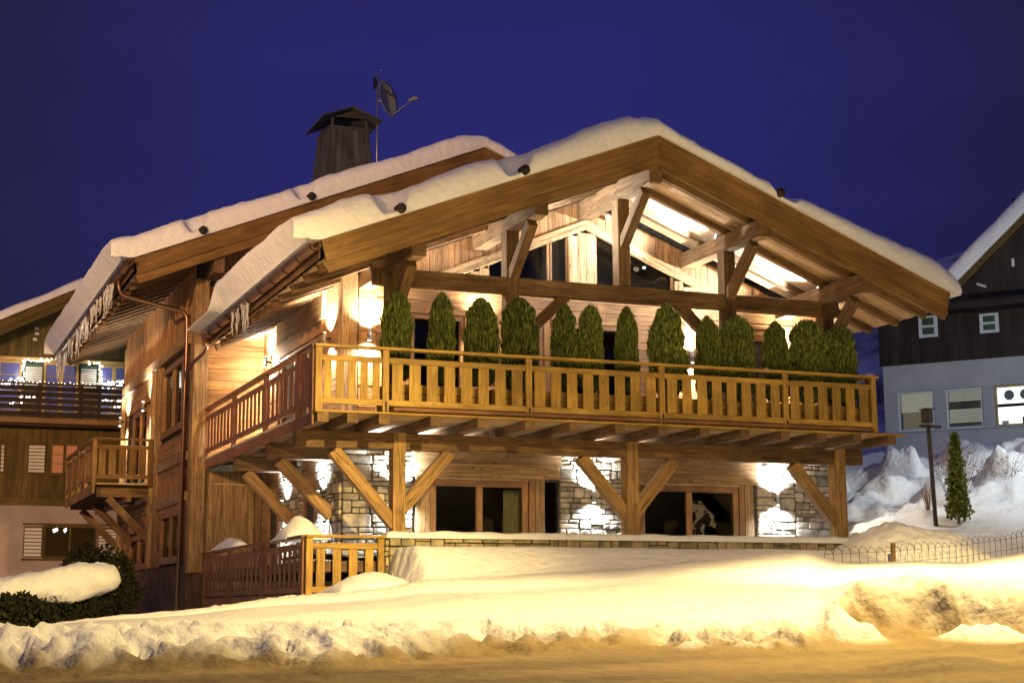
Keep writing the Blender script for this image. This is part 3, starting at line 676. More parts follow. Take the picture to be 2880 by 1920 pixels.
    SIDE.clad_h(3.45, 10.35, 0, 3.32, .24, M['board'], ch, [(4.7, 8.72, -.1, 3.24)])
    SIDE.rect('lintel', 4.45, 8.66, 2.58, 3.20, .13, .16, M['pale'], ch, 'h'); SIDE.rect('lintel', 4.72, 8.70, 2.30, 2.575, .06, .08, M['board'], ch, 'h')
    window(SIDE, 4.8, 8.6, .02, 2.28, ch, 3, .12, M['glass_dark'], .02, name='balcony_door')
    # rooms
    for (x0, x1, z0, z1) in ((1.6, 13.1, -2.74, -.25), (1.6, 13.1, .0, 3.05)):
        box('room_wall', (x0, 6.4, z0), (x1, 6.5, z1), M['room'], ch, axis=0)
    prism_xz('room_wall', [(1.6, 3.1), (13.1, 3.1), (13.1, 3.3), (6.97, 5.6), (1.6, 3.3)], 6.3, 6.38, M['room'], ch)
    box('ceiling', (1.56, 3.37, -.24), (13.1, 10.38, -.06), M['room'], ch, axis=0); box('ceiling', (1.56, 3.37, 3.06), (13.1, 6.29, 3.12), M['room'], ch, axis=0)
    box('room_wall', (7.3, 3.4, -2.7), (7.4, 6.4, -.25), M['room'], ch)
wing()

# ---- main block
def main_block():
    zt = zb(-.3)-.50
    for a, b, z0, z1 in ((-.27, -.15, -4.2, zt),):
        pass
    box('plinth', (-.34, 10.6, -4.3), (-.1, 22.3, -2.53), M['concrete'], ch); box('plinth', (-.2, 10.30, -4.3), (.05, 10.62, -2.75), M['concrete'], ch)
    # left wall
    up = [(11.9, 15.0, .95, 2.78), (16.55, 21.3, -.2, 2.2)]; lo = [(11.8, 14.7, -2.42, -1.12), (16.9, 20.2, -2.46, -1.5)]
    for a, b, z0, z1 in ((10.4, 22.3, -2.53, -2.44), (10.4, 11.8, -2.44, 5.0), (15.1, 16.5, -2.44, 5.0), (21.4, 22.3, -2.44, 5.1), (11.8, 22.0, 2.8, 5.05), (11.8, 16.5, -1.1, .93), (16.5, 21.4, -1.45, -.25)):
        box('wall', (-.27, a, z0), (-.12, b, z1), M['mortar'], ch)
    LEFT.clad_h(10.62, 22.25, -2.52, 2.93, .235, M['board'], ch, [(a-.06, b+.06, c-.05, d+.05) for a, b, c, d in up+lo])
    LEFT.clad_v(10.62, 22.25, 3.24, zt, .17, M['plank'], ch)
    LEFT.rect('wall_beam', 10.95, 22.2, 2.94, 3.23, .12, .14, M['pale'], ch, 'h', )
    LEFT.rect('wall_beam', 10.9, 16.3, .02, .24, .10, .12, M['pale'], ch, 'h'); LEFT.rect('wall_beam', 10.9, 22.2, -.98, -.75, .10, .12, M['pale'], ch, 'h')
    k = 11.1
    while k < 16: LEFT.rect('short_baluster', k, k+.10, -.74, -.32, .06, .04, M['frame'], ch, 'v'); k += .24
    window(LEFT, 11.9, 15.0, .95, 2.78, ch, 2, .14, M['glass_dark'], .05); window(LEFT, 11.8, 14.7, -2.42, -1.12, ch, 2, .14, M['glass_dark'], .05); window(LEFT, 16.9, 20.2, -2.46, -1.5, ch, 2, .14, M['glass_dark'], .05)
    window(LEFT, 17.6, 20.4, -.15, 2.2, ch, 2, .14, M['glass_dark'], .02, name='balcony_door')
    for a in (15.25, 16.15, 21.95): LEFT.rect('wall_post', a, a+.28, -2.5, 2.93, .13, .15, M['pale'], ch, 'v')
    box('corner_post', (-.38, 10.24, -2.75), (-.03, 10.60, 4.45), M['pale'], ch)
    box('corner_post', (-.36, 22.05, -4.2), (-.1, 22.34, 4.5), M['pale'], ch)
    # front wall of the main block
    box('wall', (-.1, 10.425, -2.8), (1.5, 10.56, 4.6), M['mortar'], ch)
    prism_xz('wall', [(-.25, 3.0), (14.1, 3.0), (14.1, zb(14.1)-.3), (6.9, 8.0), (-.25, zb(-.25)-.3)], 10.44, 10.56, M['board'], ch)
    MAINF.clad_h(-.02, 1.40, 0, 4.3, .27, M['plank'], ch, maxlen=9)
    MAINF.clad_v(.0, 1.22, -2.74, -.28, .21, M['pale'], ch); MAINF.rect('trim_strip', .2, 1.2, -.62, -.585, .075, .05, M['soffit'], ch)
    box('post', (1.22, 10.22, -2.74), (1.38, 10.42, -.25), M['beam'], ch)
    box('wall', (14.0, 10.6, -3), (14.12, 22.3, 5.0), M['board'], ch); box('wall', (-.12, 22.2, -3), (14.0, 22.3, 5.0), M['board'], ch)
    MAINF.clad_v(.02, 5.0, lambda x: 4.45 if x < 1.5 else zf(x)+.3, lambda x: zb(x)-.32, .2, M['board'], ch)
main_block()

# ---- second small balcony on the left wall
def small_balcony():
    X0, Y0, Y1, Z = -1.95, 16.0, 22.6, -.20
    y = Y0-.02
    while y < Y1: box('deck_board', (X0, y, Z-.045), (-.36, y+.15, Z-.005), M['rail'], ch, axis=0); y += .155
    for yy in (16.45, 19.4, 22.3):
        box('bracket_beam', (X0+.12, yy-.11, Z-.36), (-.36, yy+.11, Z-.052), M['beam'], ch)
        beam('brace', (-1.5, yy, Z-.38), (-.38, yy, Z-1.5), .16, .20, M['beam'], ch)
    box('skirt_board', (X0-.03, Y0-.04, Z-.30), (X0+.02, Y1, Z-.052), M['fascia'], ch); box('joist', (X0+.9, Y0, Z-.5), (X0+1.02, Y1, Z-.365), M['beam'], ch)
    rail_run((X0, Y0, 0), (-.40, Y0, 0), [0, 1.5], None, .30, .185, ch, M['fascia'], z0=Z, brackets=False)
    rail_run((X0, Y0+.10, 0), (X0, Y1, 0), [.0, 1.7, 3.3, 4.9, 6.4], None, .30, .185, ch, M['fascia'], z0=Z, brackets=False, post_drop=.25, cap=1.199)
small_balcony()

# ---- gutters, pipes, chimney
half_round('gutter', (-.19, -.62, 2.98), (-.19, 9.9, 2.94), .10, M['copper'], ch)
k = -.55
while k < 9.9: band('gutter_strap', (-.19, k, 2.98-.004*k), (0, 1, 0), .101, .05, M['iron'], ch); k += 1.06
half_round('gutter', (-2.18, 9.0, 4.52), (-2.18, 24.5, 4.46), .11, M['copper'], ch)
k = 9.1
while k < 24.4: band('gutter_strap', (-2.18, k, 4.52), (0, 1, 0), .112, .06, M['iron'], ch); k += 1.1
tube('downpipe', [(-2.18, 10.9, 4.42), (-2.12, 10.95, 4.05), (-.46, 11.0, 3.72), (-.43, 11.0, 3.35), (-.43, 11.0, -2.55)], .055, M['copper'], ch, smooth_n=.18)
tube('downpipe', [(-.19, 9.6, 2.88), (-.20, 9.6, 2.55), (-.44, 10.4, 2.30), (-.47, 10.85, 2.10), (-.50, 10.9, -3.8)], .045, M['copper'], ch, smooth_n=.16)
for z in (1.6, -.1, -1.7): band('pipe_clip', (-.43, 11.0, z), (0, 0, 1.0) if False else (0, 1, .001), .058, .03, M['iron'], ch)
def chimney():
    y0, cx = 13.0, 4.32
    z0, z1 = zb(3.6)-.3, 9.62; wb_, wt = .78, .55; db, dt_ = 1.1, .66; cy = y0+.75
    body = mesh_obj('chimney', [(cx+sx*w, cy+sy*q, z) for z, w, q in ((z0, wb_, db), (z1, wt, dt_)) for sx, sy in ((-1, -1), (1, -1), (1, 1), (-1, 1))], [(0, 3, 2, 1), (4, 5, 6, 7), (0, 1, 5, 4), (1, 2, 6, 5), (2, 3, 7, 6), (3, 0, 4, 7)], M['roofing'], ch, origin=(cx, cy, z0))
    for face in (0, 1):
        n = 7
        for i in range(n):
            a, b2 = -1+2*i/n+.012, -1+2*(i+1)/n-.012; o = .02+random.uniform(0, .02)
            if face == 0: P = lambda t, top: (cx+t*(wt if top else wb_), cy-(dt_ if top else db)-o, z1 if top else z0)
            else: P = lambda t, top: (cx-(wt if top else wb_)-o, cy-t*(dt_ if top else db), z1 if top else z0)
            poly_board('chimney_board', [P(a, 0), P(b2, 0), P(b2, 1), P(a, 1)], (0, -1, (db-dt_)/(z1-z0)) if face == 0 else (-1, 0, (wb_-wt)/(z1-z0)), .02, (0, 0, 1), M['grey_wood'], body)
    box('chimney_rim', (cx-wt-.06, cy-dt_-.05, z1), (cx+wt+.06, cy+dt_+.05, z1+.07), M['grey_wood'], body)
    for sx in (-1, 1):
        for sy in (-1, 1): box('chimney_post', (cx+sx*(wt-.06)-.035, cy+sy*(dt_-.06)-.035, z1+.07), (cx+sx*(wt-.06)+.035, cy+sy*(dt_-.06)+.035, z1+.33), M['grey_wood'], body)
    for s in (-1, 1): beam('chimney_hood', (cx, cy, z1+.58), (cx+s*.86, cy, z1+.24), 2.0, .035, M['grey_wood'], body)
    poly_board('chimney_hood', [(cx-.50, cy-dt_-.02, z1+.34), (cx+.50, cy-dt_-.02, z1+.34), (cx, cy-dt_-.02, z1+.54)], (0, -1, 0), .03, (1, 0, 0), M['grey_wood'], body)
chimney()

# ------------------------------------------------------------------ satellite dish and aerial
def antenna():
    x, y = 5.12, 13.1
    t = thing('antenna_mast', 'roof mast with grey satellite dish and television aerial beside the wooden chimney', 'satellite dish', (x, y, 8.4))
    tube('mast', [(x, y, 7.4), (x, y, 11.4)], .028, M['steel'], t)
    # dish, seen almost edge-on
    c = Vector((x+.28, y-.15, 10.62)); n = Vector((.545, -.84, .22)).normalized(); u = n.cross(Vector((0, 0, 1))).normalized(); v = u.cross(n)
    tilt = Matrix.Rotation(rad(0), 3, n); vs = []; fs = []; NR, NS = 6, 28
    for side in (0, .02):
        for i in range(NR+1):
            for k in range(NS):
                a = 2*math.pi*k/NS; rr = i/NR; p = c+u*math.cos(a)*rr*.38+v*math.sin(a)*rr*.56 + n*(.11*rr*rr-side-.11)
                vs.append(p)
    for s in (0, 1):
        b = s*(NR+1)*NS
        for i in range(NR):
            for k in range(NS): q = (b+i*NS+k, b+i*NS+(k+1) % NS, b+(i+1)*NS+(k+1) % NS, b+(i+1)*NS+k); fs.append(q if s == 0 else q[::-1])
    b1 = NR*NS; b2 = (NR+1)*NS+NR*NS
    for k in range(NS): fs.append((b1+k, b1+(k+1) % NS, b2+(k+1) % NS, b2+k))
    mesh_obj('dish', vs, fs, M['dish'], t, smooth=True, origin=c)
    low = c-v*.54; hd = low+Vector((.55, -.22, .46))
    tube('feed_arm', [low, low+(hd-low)*.5, hd], .016, M['dish'], t)
    tube('feed_horn', [hd+Vector((-.12, .04, -.01)), hd, hd+Vector((.02, 0, .04)), hd+Vector((.15, -.05, .06))], .05, M['dish'], t, radii=[.035, .05, .065, .06])
    tube('dish_bracket', [(x, y, 10.55), c-n*.12], .03, M['steel'], t)
    # aerial
    beam('aerial_boom', (x-.05, y, 11.05), (x+.55, y-.15, 10.62), .02, .02, M['iron'], t)
    for k in range(7):
        p = Vector((x-.03+.09*k, y-.024*k, 11.05-.065*k)); beam('aerial_rod', p+Vector((-.02, 0, .16)), p+Vector((.02, 0, -.16)), .008, .008, M['iron'], t)
    box('aerial_reflector', (x-.10, y-.10, 10.9), (x-.07, y+.10, 11.22), M['iron'], t)
    tube('aerial_whip', [(x, y, 11.3), (x+.24, y-.05, 11.75)], .008, M['steel'], t, seg=5)
antenna()

# ------------------------------------------------------------------ snow on the roofs
def edge_pos(a, b, n, R, m=7):
    """positions from a to b, dense near both ends, with (pos, edge factor)"""
    q = []
    for i in range(m+1):
        ph = math.pi/2*i/m; q.append((a+R*(1-math.cos(ph))-.10*R/.3*math.sin(2*ph), math.sin(ph)))
    for i in range(1, n): q.append((a+R+(b-a-2*R)*i/n, 1))
    for i in range(m, -1, -1):
        ph = math.pi/2*i/m; q.append((b-R*(1-math.cos(ph))+.10*R/.3*math.sin(2*ph), math.sin(ph)))
    return q
def snow_slab(name, zr, x0, x1, y0, y1, T, R, nx, ny, label, mask=None, Rx=None):
    xs = edge_pos(x0, x1, nx, Rx or R)
    # the eaves face leans out over the gutter: narrow foot, overhanging shoulder
    xs = [(x0+dx, f) for dx, f in ((.30, 0), (.24, .14), (.17, .30), (.10, .48), (.04, .64), (.0, .78), (.0, .87), (.04, .945), (.12, .985), (.22, 1))]+[(x, f) for x, f in xs[8:] if x > x0+.3]; ys = edge_pos(y0, y1, ny, R); vs = []; fs = []
    n = len(ys)
    for (x, ex) in xs:
        for (y, ey) in ys:
            f = min(ex, 1)*min(ey, 1); t = T(x, y)*f
            if mask: t *= mask(x, y)
            xb = min(max(x, x0), x1)
            z = zr(min(max(x, x0), x1))+t+.004
            vs.append((x, y, z))
    base = len(vs)
    for (x, _) in xs:
        for (y, _) in ys: vs.append((min(max(x, x0+.30), x1), min(max(y, y0), y1), zr(min(max(x, x0), x1))-.0))
    for i in range(len(xs)-1):
        for j in range(n-1):
            a = i*n+j; fs.append((a, a+n, a+n+1, a+1)); fs.append((base+a, base+a+1, base+a+n+1, base+a+n))
    for i in range(len(xs)-1):
        a, b = i*n, (i+1)*n; fs.append((a, base+a, base+b, b)); a += n-1; b += n-1; fs.append((a, b, base+b, base+a))
    for j in range(n-1):
        a = j; fs.append((a, a+1, base+a+1, base+a)); a = (len(xs)-1)*n+j; fs.append((a, base+a, base+a+1, a+1))
    t_ = thing(name, label, 'snow', (x0, y0, zr(x0)))
    o = mesh_obj('snow_layer', vs, fs, M['snow'], t_, smooth=True, origin=(x0, y0, zr(x0)))
    return t_
LOGF = [1.44, 3.97, 9.75]
def Tfront(x, y):
    t = interp([(-.6, .50), (-.1, .60), (1.0, .62), (3, .56), (5.2, .58), (6.3, .62), (6.97, .38), (7.6, .28), (9.5, .30), (11, .38), (12.3, .55), (13.6, .60), (14.1, .5)], x)
    # crown drifts back from the gable edge
    t += .10*sstep(-.3, 1.2, y)*(1 if x < 6.9 else .4)
    t += .055*math.sin(x*2.45+.8)*(1 if x < 6.6 else .2)*(.6+.4*math.cos(y*.5)) + .06*nz(x*.9, y*.6, 3) + .032*nz(x*3.2, y*1.3, 8) + .016*nz(x*7, y*5, 2) + .006*nz(x*16, y*12, 2)
    for lx in LOGF:
        k = math.exp(-(((x-(lx-.16*(1 if lx < 7 else -1)))/.30)**4))*math.exp(-((y+.55)/.24)**2); t = t*(1-.8*k)
    return max(t, .03)
mfront = lambda x, y: 1-.93*sstep(6.5, 7.4, y+.15*nz(x*3, y))*sstep(1.6, .9, x)
fs_ = snow_slab('roof_snow', lambda x: zf(max(x, -.10)), -.62, 14.20, -.58, 9.9, Tfront, .26, 210, 120, 'thick wavy snow slab on the front gable roof of the chalet', mfront, Rx=.26)
LOGB = [-.46, 2.21]
def Tback(x, y):
    t = interp([(-2.6, .50), (-2.1, .60), (-1, .62), (2, .56), (4.5, .52), (6.2, .54), (6.9, .30), (8, .3), (16, .5)], x) + .10*sstep(9.4, 11, y)
    t += .06*math.sin(x*1.75+2.0)*(.6+.4*math.cos(y*.4)) + .06*nz(x*.8, y*.6, 13) + .032*nz(x*3.2, y*1.3, 18) + .016*nz(x*7, y*5, 12) + .006*nz(x*16, y*12, 12)
    for lx in LOGB: t *= 1-.75*math.exp(-((x-lx+.16)/.24)**4)*math.exp(-((y-9.15)/.20)**2)
    cx_, cy_ = 4.18, 14.2
    return max(t, .03)
bs_ = snow_slab('roof_snow', lambda x: zb(max(x, -2.10)), -2.62, 16.1, 9.10, 24.6, Tback, .28, 200, 130, 'thick snow slab on the rear roof of the chalet, below the chimney', Rx=.22)
for lx in LOGF: tube('snow_guard_log', [(lx, -.66, zf(lx)+.115), (lx, 8.5, zf(lx)+.115)], .10, M['black_wood'], ch, seg=12)
for lx in LOGB: tube('snow_guard_log', [(lx, 9.02, zb(lx)+.12), (lx, 20, zb(lx)+.12)], .105, M['black_wood'], ch, seg=12)
def icicle(parent, x, y, z, L, r):
    n = 7; pts = [(x+.01*math.sin(i*1.3+y*9), y+.01*math.cos(i*1.7+y*5), z-L*i/n) for i in range(n+1)]
    tube('icicle', pts, r, M['ice'], parent, seg=6, radii=[r*(1-i/n)**.75*(1+.18*math.sin(i*2.2+y*7))+.002 for i in range(n+1)])
for k in range(15): y = random.uniform(4.9, 6.35); icicle(fs_, -.22+random.uniform(-.07, .06), y, 2.90, random.uniform(.15, .62) if k > 4 else random.uniform(.5, .68), random.uniform(.018, .034))
for yc, m_, L in ((11.6, 9, .62), (12.6, 10, .95), (13.4, 8, .5), (15.0, 8, .62), (17.0, 8, .7), (18.3, 8, .85), (20.6, 8, .6), (22.6, 10, .85), (23.7, 12, .95)):
    for k in range(m_): icicle(bs_, -2.22+random.uniform(-.09, .08), yc+random.uniform(-.5, .5), 4.45, L*random.uniform(.25, 1.05), random.uniform(.02, .042))

# ------------------------------------------------------------------ lamps on the chalet
COOL = (.92, .97, 1.0)
def wall_lamp(p, nrm, label, up=1300, down=700, col=COOL, wall=.13, glow=0):
    p = Vector(p); n = Vector(nrm); t = thing('wall_lamp', label, 'wall lamp', p, 'up and down lamps on the chalet walls')
    c = p+n*wall
    lathe('lamp_body', [(.035, -.13), (.042, -.13), (.042, .13), (.035, .13)], c, M['lampbody'], t, 14)
    box('bracket', c-Vector((.02, .02, .03)) if abs(n.x) > .5 else c-Vector((.02, .0, .03)), p+(Vector((0, .02, .03)) if abs(n.x) > .5 else Vector((.02, 0, .03))), M['iron'], t)
    for s, e_ in ((1, up), (-1, down)):
        lathe('lens', [(.001, .13*s), (.033, .13*s), (.033, .134*s), (.001, .1345*s)] if s > 0 else [(.001, -.1345), (.033, -.134), (.033, -.13), (.001, -.13)], c, M['glow'], t, 12, False)
        if e_: light('lamp_light', 'SPOT', c+Vector((0, 0, .15*s)), e_, col, t, .03, rad(140), 1.0, c+Vector((0, 0, .15*s))+Vector((0, 0, s))*1-n*.20)
    if glow: light('lamp_light', 'POINT', c+n*.1, glow, col, t, .05)
    return t
wall_lamp((2.66, 3.16, -1.25), (0, -1, 0), 'up-and-down lamp on the stone wall behind the first timber post under the balcony')
wall_lamp((7.05, 3.16, -1.25), (0, -1, 0), 'up-and-down lamp on the stone pier between the two patio doors')
wall_lamp((11.67, 3.16, -1.22), (0, -1, 0), 'up-and-down lamp on the stone wall at the right end under the balcony', 1612, 1152)
wall_lamp((1.38, 4.4, -1.30), (-1, 0, 0), 'up-and-down lamp on the shaded side wall, nearer the stone corner', 844, 844)
wall_lamp((1.38, 7.6, -1.30), (-1, 0, 0), 'up-and-down lamp on the side wall between the two side doors', 844, 844)
wall_lamp((1.94, 3.16, 2.02), (0, -1, 0), 'up-and-down lamp beside the corner post on the balcony, left of the shrubs', 1612, 998, (1, .89, .70))
wall_lamp((4.47, 3.16, 2.35), (0, -1, 0), 'up-and-down lamp on the balcony wall above the third shrub', 700, 500, (1, .89, .70))
wall_lamp((9.53, 3.14, 1.95), (0, -1, 0), 'up-and-down lamp on the balcony wall between the eighth and ninth shrub', 998, 998, (1, .89, .70))
wall_lamp((12.15, 3.14, 2.05), (0, -1, 0), 'up-and-down lamp on the balcony wall behind the last three shrubs', 1382, 998, (1, .89, .70))
wall_lamp((1.38, 4.05, 2.05), (-1, 0, 0), 'up-and-down lamp on the side wall just round the balcony corner', 1305, 691, (1, .89, .70))
wall_lamp((1.38, 9.55, 2.35), (-1, 0, 0), 'lamp tucked into the far corner of the side balcony under the eaves', 1612, 921, (1, .90, .72), glow=150)
wall_lamp((-.44, 16.85, 2.05), (-1, 0, 0), 'up-and-down lamp beside the door of the small rear balcony', 768, 768, (1, .95, .85))
wall_lamp((-.44, 21.3, 2.10), (-1, 0, 0), 'up-and-down lamp on the far end of the left wall', 576, 576, (1, .95, .85))
def spot_lamp(p, aim, e_, label, size=110):
    t = thing('spotlight', label, 'spotlight', p, 'small spotlights under the gable roof'); p = Vector(p); d = (Vector(aim)-p).normalized()
    q = d.to_track_quat('Z', 'Y').to_matrix().to_4x4()
    mesh = [(.03, -.07), (.05, -.06), (.055, .05), (.048, .055)]
    vs = []; fs = []; seg = 14
    o = lathe('lamp_body', mesh, (0, 0, 0), M['lampbody'], t, seg); o.matrix_basis = WM[t.name].inverted() @ Matrix.Translation(p) @ q
    o = lathe('lens', [(.001, .056), (.046, .056), (.046, .058), (.001, .059)], (0, 0, 0), M['glow'], t, seg, False); o.matrix_basis = WM[t.name].inverted() @ Matrix.Translation(p) @ q
    light('lamp_light', 'SPOT', p+d*.075, e_, COOL, t, .03, rad(size), .8, p+d)
    return t
spot_lamp((9.42, 1.50, 4.38), (8.2, 1.9, 4.78), 2300, 'spotlight on the purlin under the right roof slope, upper of the two')
spot_lamp((11.93, 1.36, 3.42), (10.7, 1.8, 3.82), 2300, 'spotlight on the purlin under the right roof slope, lower of the two')
spot_lamp((4.66, 1.9, 4.28), (6.0, 1.7, 4.75), 900, 'spotlight on the purlin under the left roof slope')
spot_lamp((2.14, 2.3, 3.34), (3.5, 2.1, 3.8), 400, 'spotlight low under the left roof slope behind the tie beam')
spot_lamp((7.50, 3.08, 5.02), (6.9, .9, 5.35), 220, 'round spotlight on the gable wall under the ridge')
spot_lamp((7.24, 1.16, 3.42), (7.8, 3.2, 3.9), 120, 'small spotlight on the central post above the tie beam')

# ------------------------------------------------------------------ shrubs and planters on the balcony
def thuja_mesh(seed, R, H, bushy, leaves=9000):
    rnd = random.Random(seed); vs = []; fs = []
    prof = lambda t: (min(1, (t/.10)**.5) if t < .1 else 1)*(1-max(0, (t-.30)/.70)**(2.8+bushy*1.3))**.66
    for i in range(leaves):
        t = rnd.random()**.9; a = rnd.uniform(0, 2*math.pi)
        lob = 1+.10*math.sin(a*3+seed+t*5)+.34*noise.noise(Vector((math.cos(a)*1.6, math.sin(a)*1.6, t*9+seed)))
        rr = R*prof(t)*lob*(rnd.uniform(.60, 1.08))+.01; z = t*H*(1+.02*rnd.random())
        p = Vector((math.cos(a)*rr, math.sin(a)*rr, z))
        out = Vector((math.cos(a), math.sin(a), 0)); d = (out*rnd.uniform(.1, .7)+Vector((rnd.uniform(-.35, .35), rnd.uniform(-.35, .35), 1))).normalized()
        s = d.cross(Vector((rnd.uniform(-1, 1), rnd.uniform(-1, 1), rnd.uniform(-.3, .3)))).normalized()
        L = rnd.uniform(.045, .11); w = L*rnd.uniform(.22, .38); k = len(vs)
        vs += [p, p+d*L*.5+s*w, p+d*L, p+d*L*.5-s*w]; fs.append((k, k+1, k+2, k+3))
    # separate sprays that break the outline
    for i in range(70):
        t = rnd.uniform(.05, .97); a = rnd.uniform(0, 2*math.pi); rr = R*prof(t)*rnd.uniform(.92, 1.10); c0 = Vector((math.cos(a)*rr, math.sin(a)*rr, t*H)); dr = (Vector((math.cos(a), math.sin(a), 0))*rnd.uniform(.1, .6)+Vector((0, 0, 1))).normalized()
        for j in range(16):
            p = c0+dr*rnd.uniform(0, .09)+Vector((rnd.uniform(-1, 1), rnd.uniform(-1, 1), rnd.uniform(-1, 1)))*.022
            d = (dr+Vector((rnd.uniform(-.6, .6), rnd.uniform(-.6, .6), rnd.uniform(-.2, .5)))).normalized(); s = d.cross(Vector((rnd.uniform(-1, 1), rnd.uniform(-1, 1), .2))).normalized(); L = rnd.uniform(.03, .06); k = len(vs)
            vs += [p, p+d*L*.5+s*L*.25, p+d*L, p+d*L*.5-s*L*.25]; fs.append((k, k+1, k+2, k+3))
    # dense twiggy core
    seg, nr = 12, 10; b = len(vs)
    for i in range(nr+1):
        t = i/nr
        for k in range(seg): a = 2*math.pi*k/seg; r = R*.66*prof(min(t, .985)); vs.append(Vector((math.cos(a)*r, math.sin(a)*r, t*H*.96)))
    for i in range(nr):
        for k in range(seg): fs.append((b+i*seg+k, b+i*seg+(k+1) % seg, b+(i+1)*seg+(k+1) % seg, b+(i+1)*seg+k))
    me = bpy.data.meshes.new('thuja_foliage'); me.from_pydata([tuple(v) for v in vs], [], fs); me.materials.append(M['foliage']); me.update(); return me
TM = [thuja_mesh(i+1, .5, 1.0, b) for i, b in enumerate((.2, 1.2, 2.5, .7, 4.0))]
SH = [(1.75, .62, 2.48, 2, 'leftmost thuja on the balcony, tall and straight, right of the bright lamp'), (2.67, .58, 2.52, 1, 'second thuja from the left, narrow and pointed, standing alone before a dark door'), (3.49, .74, 2.47, 3, 'third thuja from the left, dark and rounded, glow of a lamp at its top'), (4.30, .76, 2.53, 2, 'fourth thuja from the left, broad and dense, touching the third'),
 (5.31, .58, 2.47, 3, 'fifth thuja from the left, light green, right of the diagonal brace'), (5.89, .54, 2.49, 2, 'sixth thuja from the left, slim column close to the fifth'), (6.70, .54, 2.51, 1, 'seventh thuja from the left, thin and upright below the king post'), (7.62, .84, 2.62, 0, 'eighth thuja from the left, wide base and spiky leader on top'),
 (8.57, .60, 2.43, 1, 'ninth thuja, right beside the bright balcony lamp'), (9.27, .78, 2.48, 4, 'tenth thuja, broad dark flat-topped one before the right inner post'), (10.23, .64, 2.42, 1, 'eleventh thuja, ragged with a lamp shining through it'), (11.01, .86, 2.50, 4, 'twelfth thuja, broad rounded box shape near the right end'), (11.80, .76, 2.42, 4, 'last thuja at the right end of the balcony, darkest of the row')]
for i, (x, w, zt, v, lab) in enumerate(SH):
    t = thing('thuja', lab, 'shrub', (x, .56, .55), 'clipped thujas in planters along the balcony')
    h = (zt-.62)*.905; w *= .85
    o = bpy.data.objects.new('foliage', TM[v]); place(o, t, Matrix.Translation((x, .56, .62)) @ Matrix.Rotation(i*1.7, 4, 'Z') @ Matrix.Diagonal((w, w*.9, h, 1)))
    tube('stem', [(x, .56, .50), (x+.01, .56, .9)], .03, M['twig'], t)
for i in range(5):
    a = 1.44+i*2.18; b = a+2.06
    t = thing('planter', ['first wooden planter box behind the railing, under the leftmost thujas', 'second wooden planter box behind the balcony railing from the left', 'middle wooden planter box behind the balcony railing', 'fourth wooden planter box behind the balcony railing from the left', 'wooden planter box at the right end behind the balcony railing'][i], 'planter', (a, .3, 0), 'wooden planter boxes on the balcony')
    for z in (.06, .24, .42): box('planter_board', (a, .29, z), (b, .315, z+.17), M['rail'], t); box('planter_board', (a, .82, z), (b, .845, z+.17), M['rail'], t)
    for x in (a+.02, b-.045): box('planter_side', (x, .32, .06), (x+.025, .815, .59), M['rail'], t, axis=1)
    box('soil', (a+.05, .32, .45), (b-.05, .815, .55), M['twig'], t, axis=0)
    for x in (a+.1, b-.2): box('foot', (x, .34, .0), (x+.09, .8, .058), M['beam'], t, axis=1)

# ------------------------------------------------------------------ terrace railing and wall
tr = thing('terrace_railing', 'wooden slatted railing of the lower terrace left of the stone wall', 'railing', (0, .5, -3.4))
def terr():
    z0 = -2.28-1.18
    rail_run((0.06, .5, 0), (1.46, .5, 0), [0, 1.38], None, .285, .165, tr, M['rail'], z0=z0, brackets=False, cap=1.155)
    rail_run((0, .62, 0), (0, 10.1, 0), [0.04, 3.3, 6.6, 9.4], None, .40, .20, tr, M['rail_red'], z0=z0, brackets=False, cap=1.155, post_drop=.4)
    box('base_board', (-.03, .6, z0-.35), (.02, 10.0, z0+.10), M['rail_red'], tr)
terr()
rw = thing('retaining_wall', 'low stone terrace wall with snow heaped against it', 'wall', (1.6, .5, -3.4))
RWF = Face((0, .55, 0), (1, 0, 0), (0, -1, 0)); RWL = Face((1.60, 0, 0), (0, 1, 0), (-1, 0, 0))
box('wall_core', (1.64, .56, -3.6), (12.7, .92, -2.33), M['mortar'], rw)
RWF.stones(1.62, 12.6, -2.47, -2.30, rw, big=.42, hmax=.24, mat=M['stone_cap']); RWF.stones(1.62, 2.6, -3.45, -2.48, rw, big=.5, hmax=.26, mat=M['stone_cap']); RWL.stones(.56, .92, -3.4, -2.32, rw, big=.4, hmax=.22, mat=M['stone_cap'])
def soft_pile(name, x0, x1, y0, y1, zb_, H, label, seed=0, parent=None, nx=60, ny=24, p=.5, R=None):
    vs = []; fs = []
    for i in range(nx+1):
        for j in range(ny+1):
            a, b = i/nx, j/ny; x = x0+(x1-x0)*a; y = y0+(y1-y0)*b
            if R: ea = min(1, (x-x0)/R, (x1-x)/R); eb = min(1, (y-y0)/R, (y1-y)/R); f = math.sqrt(max(0, 1-(1-max(ea, 0))**2))*math.sqrt(max(0, 1-(1-max(eb, 0))**2))
            else: f = max(0, math.sin(math.pi*a)*math.sin(math.pi*b))**p
            vs.append((x, y, zb_+f*H*(1+.22*nz(x*1.6, y*1.6, seed)+.08*nz(x*6, y*6, seed))))
    for i in range(nx):
        for j in range(ny): a = i*(ny+1)+j; fs.append((a, a+ny+1, a+ny+2, a+1))
    o = mesh_obj(name, vs, fs, M['snow'], parent, smooth=True, origin=(x0, y0, zb_)); tag(o, label, 'snow'); return o
soft_pile('wall_snow', 1.55, 12.75, .46, 1.02, -2.315, .135, 'long smooth snow cap on top of the stone terrace wall', 3, nx=220, ny=16, R=.16)
soft_pile('snow_heap', -.12, .78, 1.6, 3.0, -2.31, .42, 'snow heap standing on the lower terrace behind the railing corner', 5, p=.7)
